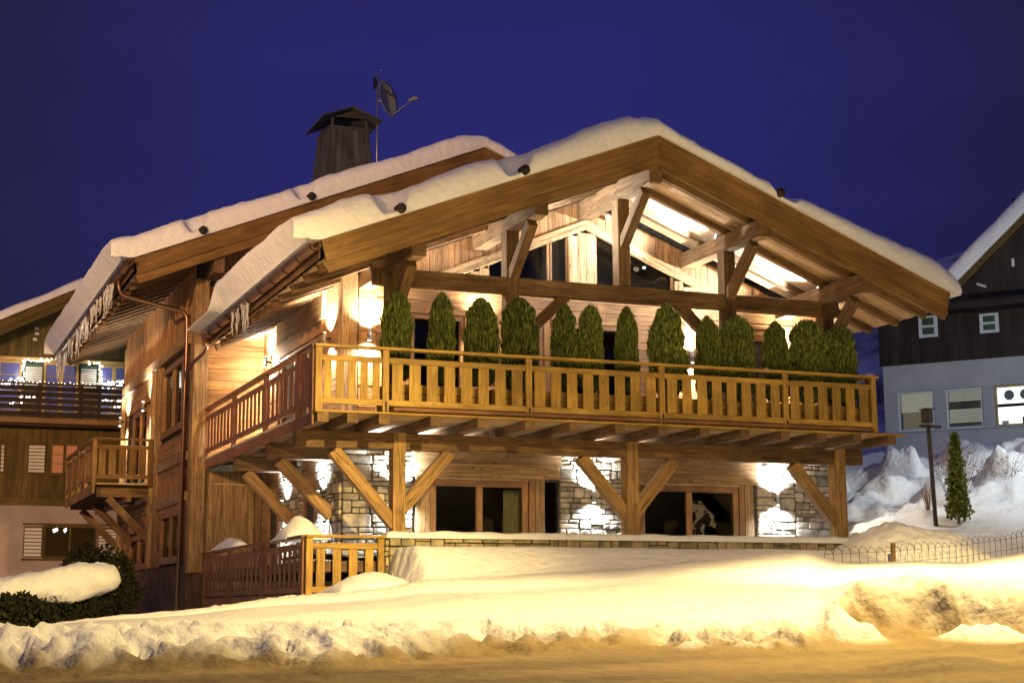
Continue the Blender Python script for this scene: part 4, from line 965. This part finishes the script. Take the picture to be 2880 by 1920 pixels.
soft_pile('snow_heap', -.10, .35, 6.3, 9.4, -2.28, .26, 'small snow heap on the far end of the lower side railing', 8, p=.8)
soft_pile('snow_heap', .15, 1.9, -1.35, .35, -3.36, .36, 'bright rounded snow pile in front of the lower railing', 12, p=.6)
soft_pile('snow_heap', 12.5, 12.95, 1.5, 2.9, -.01, .26, 'snow left on the right end of the balcony deck', 15, p=.7)
soft_pile('rail_snow', 9.6, 9.75, .0, .1, 1.225, .06, 'tiny clump of snow on the balcony rail below the tenth thuja', 17, nx=10, ny=8)
soft_pile('rail_snow', 12.1, 12.35, -.03, .1, 1.225, .07, 'tiny clump of snow on the right end of the balcony rail', 18, nx=10, ny=8)
sr = thing('deck_snow', 'thin crust of snow lying along the foot of the side balcony railing', 'snow', (-.05, 1, -.05))
for a, b in ((1.3, 3.8), (4.1, 6.9), (7.3, 10.0)):
    vs = []; fs = []; n = 60
    for i in range(n+1):
        y = a+(b-a)*i/n; h = .03+.05*abs(nz(y*3, 2)); w = .035+.03*abs(nz(y*4, 5))
        vs += [(-.012, y, -.045), (-.05-w, y, -.045), (-.05-w*.6, y, -.045+h*.8), (-.012, y, -.045+h)]
    for i in range(n):
        for k in range(4): fs.append((i*4+k, i*4+(k+1) % 4, i*4+4+(k+1) % 4, i*4+4+k))
    mesh_obj('snow_strip', vs, fs, M['snow'], sr, smooth=True, origin=vs[0])

# ------------------------------------------------------------------ curtain and hide seen through the patio doors
def curtain():
    vs = []; fs = []; n = 60
    for i in range(n+1):
        x = 5.12+.42*i/n; y = 3.52+.035*math.sin(i*.95); vs += [(x, y, -2.7), (x, y, -1.12)]
    for i in range(n): fs.append((2*i, 2*i+2, 2*i+3, 2*i+1))
    o = mesh_obj('curtain', vs, fs, M['curtain'], smooth=True, origin=(5.12, 3.5, -2.7)); tag(o, 'pale green curtain hanging inside the left patio door', 'curtain')
    pts = [(9.72, -1.28), (10.0, -1.24), (10.13, -1.42), (10.30, -1.55), (10.42, -1.74), (10.34, -1.86), (10.2, -1.80), (10.10, -1.70), (10.06, -1.98), (10.05, -2.28), (9.92, -2.38), (9.78, -2.30), (9.75, -1.9)]
    prism_xz('wall_hanging', pts, 3.62, 3.66, M['hide'])
curtain()
for o in list(C.objects):
    if o.name.startswith('wall_hanging'): tag(o, 'white and dark patchy wall hanging behind the right patio door', 'wall hanging')

# ------------------------------------------------------------------ bushes, fences and mounds on the right
def leafy(name, centre, R, H, n, mat, parent, seed=0, leaf=.09, shape=0, hollow=.5):
    rnd = random.Random(seed); vs = []; fs = []; c = Vector(centre)
    for i in range(n):
        a = rnd.uniform(0, 2*math.pi); t = rnd.random()
        if shape == 1: rr = R*(1-t)**.8*(1+.18*math.sin(t*34+a*2))*rnd.uniform(.35, 1.05); z = t*H
        else: u = rnd.uniform(-1, 1); k = rnd.uniform(hollow, 1)**.5*(1+.25*noise.noise(Vector((math.cos(a)*2, u*2, seed)))); rr = R*k*math.sqrt(1-u*u); z = H/2*(1+u*k)
        p = c+Vector((math.cos(a)*rr, math.sin(a)*rr, z)); d = Vector((rnd.gauss(0, 1), rnd.gauss(0, 1), rnd.gauss(.3, 1))).normalized(); s = d.cross(Vector((rnd.gauss(0, 1), rnd.gauss(0, 1), 1))).normalized()
        L = leaf*rnd.uniform(.6, 1.4); w = L*.3; k = len(vs); vs += [p, p+d*L*.5+s*w, p+d*L, p+d*L*.5-s*w]; fs.append((k, k+1, k+2, k+3))
    return mesh_obj(name, vs, fs, mat, parent, origin=centre)
def twigs(parent, centre, R, H, n, mat, seed=0, r=.008, bend=.3, name='branch'):
    rnd = random.Random(seed); c = Vector(centre)
    for i in range(n):
        a = rnd.uniform(0, 2*math.pi); sp = rnd.uniform(.2, 1)*R; h = H*rnd.uniform(.6, 1); p = c+Vector((math.cos(a)*sp*.25, math.sin(a)*sp*.25, 0))
        e = c+Vector((math.cos(a)*sp, math.sin(a)*sp, h)); m_ = (p+e)/2+Vector((rnd.uniform(-1, 1), rnd.uniform(-1, 1), rnd.uniform(0, 1)))*bend*.2
        tube(name, [p, m_, e], r, mat, parent, seg=5, radii=[r, r*.7, r*.3])
        q = m_+Vector((rnd.uniform(-1, 1)*.2, rnd.uniform(-1, 1)*.2, .25))*H*.5; tube(name, [m_, q], r*.5, mat, parent, seg=4, radii=[r*.5, r*.2])
t = thing('cypress', 'small narrow evergreen tree standing in the snow below the pale house', 'tree', (15.36, 1.35, -1.55))
leafy('crown', (15.36, 1.35, -1.66), .27, 1.86, 3600, M['foliage'], t, 5, .10, 1); tube('trunk', [(15.36, 1.35, -1.8), (15.37, 1.35, -.2)], .035, M['twig'], t)
t = thing('reddish_bush', 'bare reddish bush right of the small evergreen', 'bush', (16.0, 2.2, -1.1))
twigs(t, (15.95, 2.2, -1.2), .75, 1.45, 26, M['reed'], 3); leafy('dry_leaves', (15.95, 2.2, -1.0), .55, 1.3, 700, M['reed'], t, 8, .045, 0, .1)
t = thing('reddish_bush', 'bare reddish bush at the right edge of the picture', 'bush', (17.6, 2.6, -.9))
twigs(t, (17.6, 2.6, -.95), .8, 1.0, 22, M['reed'], 4); leafy('dry_leaves', (17.6, 2.6, -.8), .6, .8, 500, M['reed'], t, 9, .045, 0, .1)
t = thing('reddish_bush', 'dry grass tuft at the foot of the dark wooden post', 'bush', (14.7, 1.6, -1.5)); twigs(t, (14.68, 1.55, -1.5), .18, .75, 24, M['reed'], 7, .006)
t = thing('bare_bush', 'leafless pale shrub between the chalet post and the pale house', 'bush', (15.6, 8.5, -.9)); twigs(t, (15.4, 8.5, -.9), 1.0, 2.0, 26, M['twig'], 12, .014)
t = thing('post_with_box', 'dark wooden post with a small cross arm and a box on top in the snow', 'post', (14.83, 1.5, -1.6))
beam('post', (14.93, 1.62, -1.9), (14.72, 1.45, .45), .075, .075, M['black_wood'], t, up=(0, -1, 0)); beam('cross_arm', (14.48, 1.44, .40), (14.98, 1.33, .38), .07, .06, M['black_wood'], t)
box('box', (14.60, 1.36, .48), (14.80, 1.54, .76), M['black_wood'], t); beam('box_roof', (14.56, 1.44, .78), (14.84, 1.44, .79), .26, .03, M['black_wood'], t)
o = soft_pile('snow_mound', 11.1, 13.9, -1.9, .7, -2.92, .92, 'smooth round snow mound behind the wire fence at the end of the terrace wall', 21, p=.34, nx=50, ny=40)
wf = thing('wire_fence', 'low wire mesh garden fence half buried in snow on the right', 'fence', (9.6, -2, -3))
def wire_fence():
    P = [(9.5, -2.15, -2.93), (11.0, -2.25, -2.86), (12.6, -2.1, -2.74), (14.3, -1.7, -2.55), (16.2, -1.2, -2.30), (18.2, -.7, -2.05)]
    L = []
    for (a, b) in zip(P, P[1:]):
        A, B = Vector(a), Vector(b); n = max(1, int((B-A).length/.17))
        L += [A+(B-A)*i/n for i in range(n)]
    for i, p in enumerate(L):
        h = .40+.03*math.sin(i*.7); c = L[min(i+1, len(L)-1)]-p
        pts = [p+Vector((0, 0, -.15)), p+Vector((0, 0, h-.1)), p+c*.25+Vector((0, 0, h)), p+c*.8+Vector((0, 0, h-.05)), p+c*.98+Vector((0, 0, h-.12))]
        tube('wire', pts, .006, M['iron'], wf, seg=4)
    for h in (.06, .28): tube('wire', [p+Vector((0, 0, h)) for p in L], .004, M['iron'], wf, seg=4)
    tube('fence_post', [(11.0, -2.22, -3.1), (11.02, -2.22, -2.42)], .05, M['beam'], wf, seg=10)
wire_fence()

# ------------------------------------------------------------------ snowy hedge and shrubs on the left
def hedge():
    x0, y0 = -4.9, 10.4
    t = thing('hedge', 'dark hedge bent under a thick load of snow left of the chalet', 'hedge', (-3.5, 10.5, -3.8))
    rnd = random.Random(3)
    for i in range(7):
        x = -5.0+i*.50; leafy('branch_clump', (x, 10.55+rnd.uniform(-.2, .2), -4.2), .50, 1.0+.07*i+rnd.uniform(-.1, .1), 1500, M['foliage2'], t, 30+i, .075)
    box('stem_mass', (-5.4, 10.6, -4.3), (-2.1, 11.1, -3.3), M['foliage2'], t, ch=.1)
    s = thing('hedge_snow', 'long drooping band of snow on top of the dark hedge at the left', 'snow', (-3.5, 10.4, -3))
    # tapering bolster of snow, rising to the right
    vs = []; fs = []; n, m = 70, 20
    for i in range(n+1):
        t_ = i/n; x = -6.2+t_*4.25; zc = interp([(0, -3.12), (.3, -3.17), (.45, -3.16), (.62, -3.08), (.85, -2.93), (.97, -2.90), (1, -2.95)], t_); hh = interp([(0, .42), (.3, .32), (.5, .36), (.8, .46), (.9, .42), (.96, .30), (.985, .18), (1, .03)], t_)
        for k in range(m):
            a = 2*math.pi*k/m; q = 1+.26*nz(x*2.0, math.cos(a)*1.5, math.sin(a)*1.5)+.10*nz(x*7, math.cos(a)*3, math.sin(a)*3)
            vs.append((x, 10.3-math.cos(a)*.42*q*(hh/.32)**.5, zc+math.sin(a)*hh*q))
    for i in range(n):
        for k in range(m): fs.append((i*m+k, i*m+(k+1) % m, (i+1)*m+(k+1) % m, (i+1)*m+k))
    fs += [tuple(range(m-1, -1, -1)), tuple(n*m+k for k in range(m))]
    mesh_obj('snow_layer', vs, fs, M['snow'], s, smooth=True, origin=(-3.5, 10.3, -3))
hedge()
t = thing('shrub', 'dark round shrub at the bottom left in front of the hedge', 'shrub', (-4.4, 7.0, -4)); leafy('foliage', (-4.55, 6.6, -4.25), .75, .95, 2400, M['foliage2'], t, 51, .13)
t = thing('shrub', 'dark bush in the shade beside the plinth of the chalet', 'shrub', (-2.2, 11.6, -3.9)); leafy('foliage', (-2.05, 12.2, -4.0), .85, 1.9, 2600, M['foliage2'], t, 52, .13)
t = thing('shrub', 'leafy bush with snow flecks under the small rear balcony', 'shrub', (-1.8, 20, -3.9)); leafy('foliage', (-1.4, 21.8, -4.6), .9, 2.9, 3000, M['foliage2'], t, 53, .15)

# ------------------------------------------------------------------ neighbouring chalet on the left
def left_house():
    Y = 28.0; h = thing('neighbour_chalet', 'brown wooden neighbour chalet with a pink ground floor and lit shutters at the left', 'house', (-3, Y, -4.2))
    F = Face((0, Y, 0), (1, 0, 0), (0, -1, 0))
    zr = lambda x: 7.20+.505*(x+1.5) if x < 4 else 7.20+.505*5.5-.505*(x-4)
    box('wall', (-11.5, Y+.05, -4.5), (10, Y+.25, .0), M['pink'], h, axis=0)
    F.rect('pink_wall', -11.5, 10, -4.5, .0, .045, .04, M['pink'], h)
    prism_xz('wall', [(-5.5, .02), (13, .02), (13, 2.4), (4, 9.4), (-5.5, 5.0)], Y+.03, Y+.22, M['mortar'], h)
    holes = [(-3.72, -3.08, 3.96, 4.86), (-2.95, -.42, 3.9, 4.88), (-.42, 3.2, 3.9, 4.88), (-3.62, -3.3, 1.0, 2.0), (-2.72, -2.08, 1.0, 2.02), (-1.95, -1.0, .95, 2.05)]
    F.clad_v(-5.5, 3.5, .02, 2.55, .26, M['dark_wood'], h); F.clad_v(-5.5, 3.5, 4.92, lambda x: zr(x)-.35, .26, M['dark_wood'], h)
    F.rect('sill_beam', -5.5, 3.5, -.10, .12, .10, .12, M['dark_wood'], h); F.rect('lintel', -5.5, 3.5, 4.86, 4.99, .08, .1, M['yellow_frame'], h)
    F.rect('wall_band', -5.5, 3.5, 2.9, 3.95, .02, .04, M['dark_wood'], h)
    for a, b, n in ((-5.1, -3.95, 2), (-3.82, -3.02, 1), (-2.30, -1.12, 2), (-.44, .62, 2)):
        window(F, a, b, 3.05, 4.85, h, n, .09, M['painted_sky_glass'] if a > -4 else M['night'], .07, M['yellow_frame'], rows=3, mull=.13, bars=.025, gl_out=.045)
    def shutter(a, b, z0, z1, m_=None, n=8, top=False):
        s = F.rect('shutter', a, b, z0, z1, .10, .05, M['green'] if top else M['dark_wood'], h, 'v')
        st = (z1-z0-(.12 if top else .06))/n
        for k in range(n): F.rect('slat', a+.03, b-.03, z0+.03+k*st, z0+.03+(k+.72)*st, .13, .02, m_ or M['louvre'], s, 'h')
        return s
    shutter(-2.93, -2.32, 3.9, 4.76, top=True, n=9); shutter(-1.08, -.50, 3.9, 4.78, top=True, n=9)
    shutter(-3.60, -3.45, 1.0, 1.98, n=7); shutter(-2.70, -2.11, 1.0, 2.0, n=8); shutter(-.95, -.4, 1.0, 2.0, n=8)
    w = window(F, -1.95, -1.0, .96, 2.04, h, 2, .07, M['orange_curtain'], .08, M['dark_wood'], rows=2, mull=.10, bars=.02, gl_out=.055)
    shutter(-2.72, -2.10, -1.84, -.80, n=8); shutter(-.26, .45, -1.84, -.82, n=9); w = window(F, -2.08, -.30, -1.88, -.76, h, 2, .08, M['night'], .08, M['dark_wood'], gl_out=.055)
    F.rect('window_surround', -2.76, .48, -1.96, -1.89, .06, .06, M['dark_wood'], h); F.rect('window_surround', -2.76, .48, -.755, -.70, .06, .06, M['dark_wood'], h)
    box('room_wall', (-2.1, Y+1.0, -1.9), (-.2, Y+1.05, -.7), M['dim_room'], h)
    for a, c in ((-1.78, .16), (-1.42, .10)): poly_board('hanging_lamp', [(a, Y-.065, -.90), (a+c, Y-.065, -.84), (a+c*1.2, Y-.065, -.94), (a+.04, Y-.065, -1.02)], (0, -1, 0), .008, (1, 0, 0), M['lit_room'], w)
    # balcony with horizontal boards
    box('balcony_floor', (-5.5, Y-1.25, 2.60), (2.6, Y, 2.76), M['frame'], h, axis=0)
    for z in (2.82, 3.05, 3.27, 3.49, 3.69): box('balcony_board', (-5.5, Y-1.24, z), (.62, Y-1.20, z+.155), M['black_wood'], h)
    for x in (-5.3, -2.5, -1.12, -.52, .55): box('balcony_post', (x-.05, Y-1.19, 2.76), (x+.05, Y-1.09, 3.95), M['black_wood'], h)
    box('rail_cap', (-5.5, Y-1.30, 3.90), (.66, Y-1.12, 3.97), M['dark_wood'], h)
    # roof
    def slope(x0, x1, name, off, th, mat, ya, yb, up=0):
        a, b = Vector((x0, 0, zr(x0)+up)), Vector((x1, 0, zr(x1)+up)); 
        return poly_board(name, [(x0, ya, zr(x0)+up), (x1, ya, zr(x1)+up), (x1, yb, zr(x1)+up), (x0, yb, zr(x0)+up)], (-.505, 0, 1), th, (1, 0, 0), mat, h)
    slope(-7.5, 4, 'roof', 0, .10, M['roofing'], Y-1.3, Y+9); 
    beam('verge_board', (-7.5, Y-1.3, zr(-7.5)-.14), (4, Y-1.3, zr(4)-.14), .05, .26, M['dark_wood'], h); beam('verge_board', (-7.5, Y-1.25, zr(-7.5)-.38), (4, Y-1.25, zr(4)-.38), .05, .22, M['dark_wood'], h)
    for (x, z) in ((-2.66, 5.96), (-2.64, 5.78), (-2.70, 5.58)): F.rect('pale_chip', x, x+.13, z, z+.09, .07, .02, M['louvre'], h)
    s = thing('roof_snow', 'thin snow layer on the roof of the left neighbour chalet', 'snow', (-4, Y, 6))
    vs = []; fs = []; n = 50
    for i in range(n+1):
        x = -7.8+11.8*i/n; t_ = .34+.06*nz(x, 3)
        for (y, f) in ((Y-1.45, 0), (Y-1.48, .5), (Y-1.38, .85), (Y-1.1, 1), (Y+3, 1.05), (Y+9, 1)): vs.append((x, y, zr(x)+.01+t_*f))
    for i in range(n):
        for k in range(5): a = i*6+k; fs.append((a, a+6, a+7, a+1))
    mesh_obj('snow_layer', vs, fs, M['snow'], s, smooth=True, origin=(-4, Y, 6))
    # fairy lights
    def bulbs(name, pts, r, label, jit, seed, wire=True):
        rnd = random.Random(seed); t = thing(name, label, 'fairy lights', pts[0], 'fairy lights on the left neighbour chalet')
        vs = []; fs = []
        for p in pts:
            c = Vector(p)+Vector((rnd.uniform(-jit, jit), rnd.uniform(-jit, jit)*.5, rnd.uniform(-jit, jit))); k = len(vs); rr = r*rnd.uniform(.6, 1.4)
            vs += [c+Vector(d)*rr for d in ((1, 0, 0), (-1, 0, 0), (0, 1, 0), (0, -1, 0), (0, 0, 1), (0, 0, -1))]
            fs += [(k, k+2, k+4), (k+2, k+1, k+4), (k+1, k+3, k+4), (k+3, k, k+4), (k+2, k, k+5), (k+1, k+2, k+5), (k+3, k+1, k+5), (k, k+3, k+5)]
        o = mesh_obj('bulbs', vs, fs, M['fairy'], t, origin=pts[0]); o['kind'] = 'stuff'
        return t
    ln = lambda a, b, n: [tuple(Vector(a)+(Vector(b)-Vector(a))*i/n) for i in range(n)]
    bulbs('fairy_lights', ln((-3.0, Y-.25, 4.0), (-2.98, Y-.25, 4.85), 26)+ln((-2.98, Y-.25, 4.85), (-2.0, Y-.25, 4.88), 26), .028, 'bright string of lights draped round the left lit shutter', .05, 1)
    bulbs('fairy_lights', ln((-.42, Y-.25, 3.9), (-.40, Y-.25, 4.84), 30)+ln((-.42, Y-.25, 4.84), (-.85, Y-.25, 4.86), 10), .028, 'bright string of lights draped round the right lit shutter', .05, 2)
    bulbs('fairy_lights', ln((-4.0, Y-1.0, 3.75), (-3.1, Y-1.0, 4.08), 40)+ln((-3.5, Y-1.0, 3.3), (-2.6, Y-1.0, 3.5), 30), .03, 'tangle of lights behind the balcony boards at the left', .10, 3)
    bulbs('fairy_lights', ln((-.38, Y-1.0, 3.98), (.28, Y-1.0, 4.08), 50)+ln((-.3, Y-1.0, 3.4), (.5, Y-1.0, 3.55), 34)+ln((-.1, Y-1.0, 3.2), (.5, Y-1.0, 3.25), 20), .03, 'lit bush of lights behind the balcony boards at the right', .11, 4)
    bulbs('fairy_lights', ln((-5.3, Y-1.32, 3.98), (.6, Y-1.32, 3.98), 44), .014, 'row of tiny lights along the balcony rail', .03, 5)
    light('lamp_light', 'POINT', (-2.95, Y-.5, 4.4), 12, (1, .97, .85), h, .3); light('lamp_light', 'POINT', (-.40, Y-.5, 4.4), 12, (1, .97, .85), h, .3)
left_house()
def conifer(x, y, z, H, R, label, n=2600, seed=0, mat='foliage2'):
    t = thing('conifer', label, 'tree', (x, y, z)); tube('trunk', [(x, y, z), (x, y, z+H*.95)], .16, M['twig'], t, radii=[.2, .03]); leafy('crown', (x, y, z+H*.12), R, H*.9, n, M[mat], t, seed, .35, 1)
conifer(-8.4, 52, -4, 16.0, 2.4, 'dark conifer top behind the roof of the left neighbour', seed=61)

# ------------------------------------------------------------------ neighbouring house on the right
def right_house():
    zr = lambda a: 6.40+.90*(a-2.45)
    U = Vector((.63, -.777, 0)).normalized(); N = Vector((-.777, -.63, 0)).normalized()
    O = Vector((23.84, 16.0, 0)); F = Face(O, U, N)
    h = thing('neighbour_house', 'pale rendered neighbour house with a dark wooden upper storey at the right', 'house', (O.x, O.y, .8))
    def quad(name, a0, a1, z0, z1, d0, d1, mat): # solid block in the house frame, d = depth behind the face
        vs = [F.P(a, z, -d) for z in (z0, z1) for a, d in ((a0, d0), (a1, d0), (a1, d1), (a0, d1))]
        return mesh_obj(name, vs, [(0, 3, 2, 1), (4, 5, 6, 7), (0, 1, 5, 4), (1, 2, 6, 5), (2, 3, 7, 6), (3, 0, 4, 7)], mat, h, origin=vs[0])
    wins = [(.43, 1.67), (2.03, 3.25), (3.62, 4.95), (5.4, 6.6)]
    xs = [0]+[v for w in wins for v in w]+[9]
    for i in range(0, len(xs)-1, 2): quad('wall', xs[i], xs[i+1], 2.09, 3.43, 0, .25, M['pale_stucco'])
    quad('wall', 0, 9, 3.43, 4.33, 0, .25, M['pale_stucco']); quad('wall', 0, 9, 1.25, 2.09, 0, .25, M['pale_stucco']); quad('plinth', .02, 9, -2, 1.25, -.02, .25, M['grey_stucco'])
    quad('side_wall', 0, .25, -2, 4.33, .25, 8, M['pale_stucco']); quad('ledge', -.05, 9, 2.05, 2.09, -.06, .0, M['pale_stucco'])
    quad('room_wall', .3, 9, 2.0, 3.6, 1.6, 1.7, M['room']); quad('room_wall', 3.4, 6.8, 2.0, 3.6, 1.4, 1.45, M['lit_room'])
    for i, (a, b) in enumerate(wins):
        fm = M['yellow_frame'] if i == 2 else M['white']
        w = window(F, a+.01, b-.01, 2.10, 3.42, h, 1, .06, M['glass'], -.05, fm, gl_out=-.13)
        if i < 2:
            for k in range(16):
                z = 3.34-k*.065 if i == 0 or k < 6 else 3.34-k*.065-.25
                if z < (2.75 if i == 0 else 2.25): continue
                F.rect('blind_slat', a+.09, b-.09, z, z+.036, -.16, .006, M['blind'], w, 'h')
            if i == 0: quad('blind_glow_panel', a+.05, b-.05, 2.1, 3.4, .5, .52, M['dim_room'])  # glowing panel added to brighten the window behind the slats
        if i == 2:
            F.rect('mullion', a, b, 2.72, 2.82, -.08, .05, M['dark'], w)
            for q in (a+.42, a+.92): 
                vs = [F.P(q+.16*math.cos(2*math.pi*k/16), 3.12+.17*math.sin(2*math.pi*k/16), -.25) for k in range(16)]; poly_board('round_ornament', vs, N, .03, U, M['grey_stucco'], w)
            F.rect('cabinet', a+.75, a+1.1, 2.2, 2.42, -.5, .1, M['dark'], w); F.rect('cabinet', a+.1, a+.3, 2.2, 2.32, -.5, .1, M['louvre'], w)
    for a in (.0,): 
        F.clad_v(-.1, 9, 4.34, lambda q: 5.95 if q < 2.5 else min(6.35, zr(q)-.3), .22, M['black_wood'], h)
    quad('wall', -.05, 9, 4.36, 5.3, .02, .2, M['black_wood'])
    quad('side_wall', 0, .2, 4.3, 5.6, .2, 8, M['black_wood']); quad('soffit', .1, 9, 5.9, 6.1, -.9, .2, M['black_wood'])
    for a, b, z0, z1 in ((2.10, 2.56, 5.28, 6.05), (2.78, 3.22, 5.24, 5.84)): window(F, a, b, z0, z1, h, 1, .04, M['painted_sky_glass'], .07, M['black_wood'])
    for a, b, z0, z1 in ((1.30, 1.93, 5.18, 5.92), (3.30, 3.92, 5.15, 5.80)):
        s = F.rect('shutter', a, b, z0, z1, .12, .04, M['white'], h)
        for q in ((z0+.10, (z0+z1)/2-.04), ((z0+z1)/2+.04, z1-.08)): F.rect('green_panel', a+.12, b-.12, q[0], q[1], .128, .01, M['green'], s)
    for q, z, r in ((2.72, 6.55, 0), (3.45, 6.62, 1), (2.55, 6.3, 0), (4.6, 7.1, 0)):
        if r: poly_board('pale_chip', [F.P(q, z, .95), F.P(q+.3, z-.13, .95), F.P(q+.32, z-.06, .95), F.P(q+.02, z+.07, .95)], N, .02, U, M['louvre'], h)
        else: F.rect('pale_chip', q, q+.09, z, z+.26, .95, .02, M['louvre'], h)
    # steep roof edge with thick snow, rising to the right
    OUT = 1.0
    def strip(name, o0, o1, d0, d1, mat, a0=2.42, a1=9):
        vs = [F.P(a, zr(a)+o, -d) for a in (a0, a1) for o, d in ((o0, d0), (o1, d0), (o1, d1), (o0, d1))]
        return mesh_obj(name, vs, [(0, 1, 2, 3), (7, 6, 5, 4), (0, 4, 5, 1), (1, 5, 6, 2), (2, 6, 7, 3), (3, 7, 4, 0)], mat, h, origin=vs[0])
    strip('verge_board', -.28, .0, -OUT, -OUT+.06, M['dark_wood']); strip('roof', -.1, .0, -OUT+.06, 8, M['roofing'])
    poly_board('gable_boards', [F.P(2.42, 6.35, .93), F.P(9, 6.35, .93), F.P(9, zr(9)-.3, .93), F.P(2.75, zr(2.75)-.3, .93)], N, .04, (0, 0, 1), M['black_wood'], h)
    s = thing('roof_snow', 'thick snow on the steep roof edge of the right neighbour house', 'snow', tuple(F.P(3, 7, 0)))
    vs = []; fs = []; n = 60; prof = [(0.0, -OUT-.05), (.25, -OUT-.16), (.52, -OUT-.12), (.68, -OUT+.05), (.74, -OUT+.3), (.74, 3), (.74, 8)]
    for i in range(n+1):
        a = 2.40+6.6*i/n; e_ = sstep(2.36, 2.62, a)*.95+.05
        for o, d in prof: vs.append(F.P(a-.10*o, zr(a)+o*e_*(1+.07*nz(a*1.3, d, 4)), -d+.03*nz(a*3, o*3, 1)))
    m_ = len(prof)
    for i in range(n):
        for k in range(m_-1): q = i*m_+k; fs.append((q, q+1, q+m_+1, q+m_))
    vs.append(F.P(2.40, zr(2.4), -3)); fs.append(tuple(range(m_))+(len(vs)-1,))
    mesh_obj('snow_layer', vs, fs, M['snow'], s, smooth=True, origin=F.P(3, 7, 0))
    quad('chimney', 4.45, 5.1, 8.0, 9.75, 1.2, 1.9, M['black_wood']); quad('chimney_cap', 4.33, 5.2, 9.75, 9.85, 1.1, 2.0, M['black_wood'])
right_house()

# belt of dark forest at the foot of the mountain, plus unseen trees added behind the camera
def forest():
    rnd = random.Random(5); vs = []; fs = []
    for i in range(1300):
        d = rnd.uniform(150, 420); u = rnd.uniform(-.45, .6); x, y = world(u*d, d)
        if i >= 900: an = rnd.uniform(-2.0, 2.0); q = rnd.uniform(55, 90); x, y = CAM.x+q*math.sin(an), CAM.y-q*math.cos(an); d = 150  # trees added out of view to darken the window reflections
        z = -4+ (d-150)*.06*sstep(.1, .35, u)+rnd.uniform(-1, 1); H = rnd.uniform(9, 17); R = H*.2; k = len(vs)
        for r, q in ((R, .12), (R*.95, .2), (R*.62, .48), (R*.3, .75)):
            for j in range(7): a = 2*math.pi*j/7+rnd.random()*.5; vs.append((x+math.cos(a)*r*rnd.uniform(.75, 1.15), y+math.sin(a)*r*rnd.uniform(.75, 1.15), z+H*q+rnd.uniform(-.4, .4)))
        vs.append((x, y, z+H))
        for q in range(3):
            for j in range(7): fs.append((k+q*7+j, k+q*7+(j+1) % 7, k+q*7+7+(j+1) % 7, k+q*7+7+j))
        for j in range(7): fs.append((k+21+j, k+21+(j+1) % 7, k+28))
    o = mesh_obj('forest', vs, fs, M['foliage2']); o['kind'] = 'stuff'; tag(o, 'dark conifer forest far behind the houses, with unseen trees added behind the camera', 'forest')
forest()
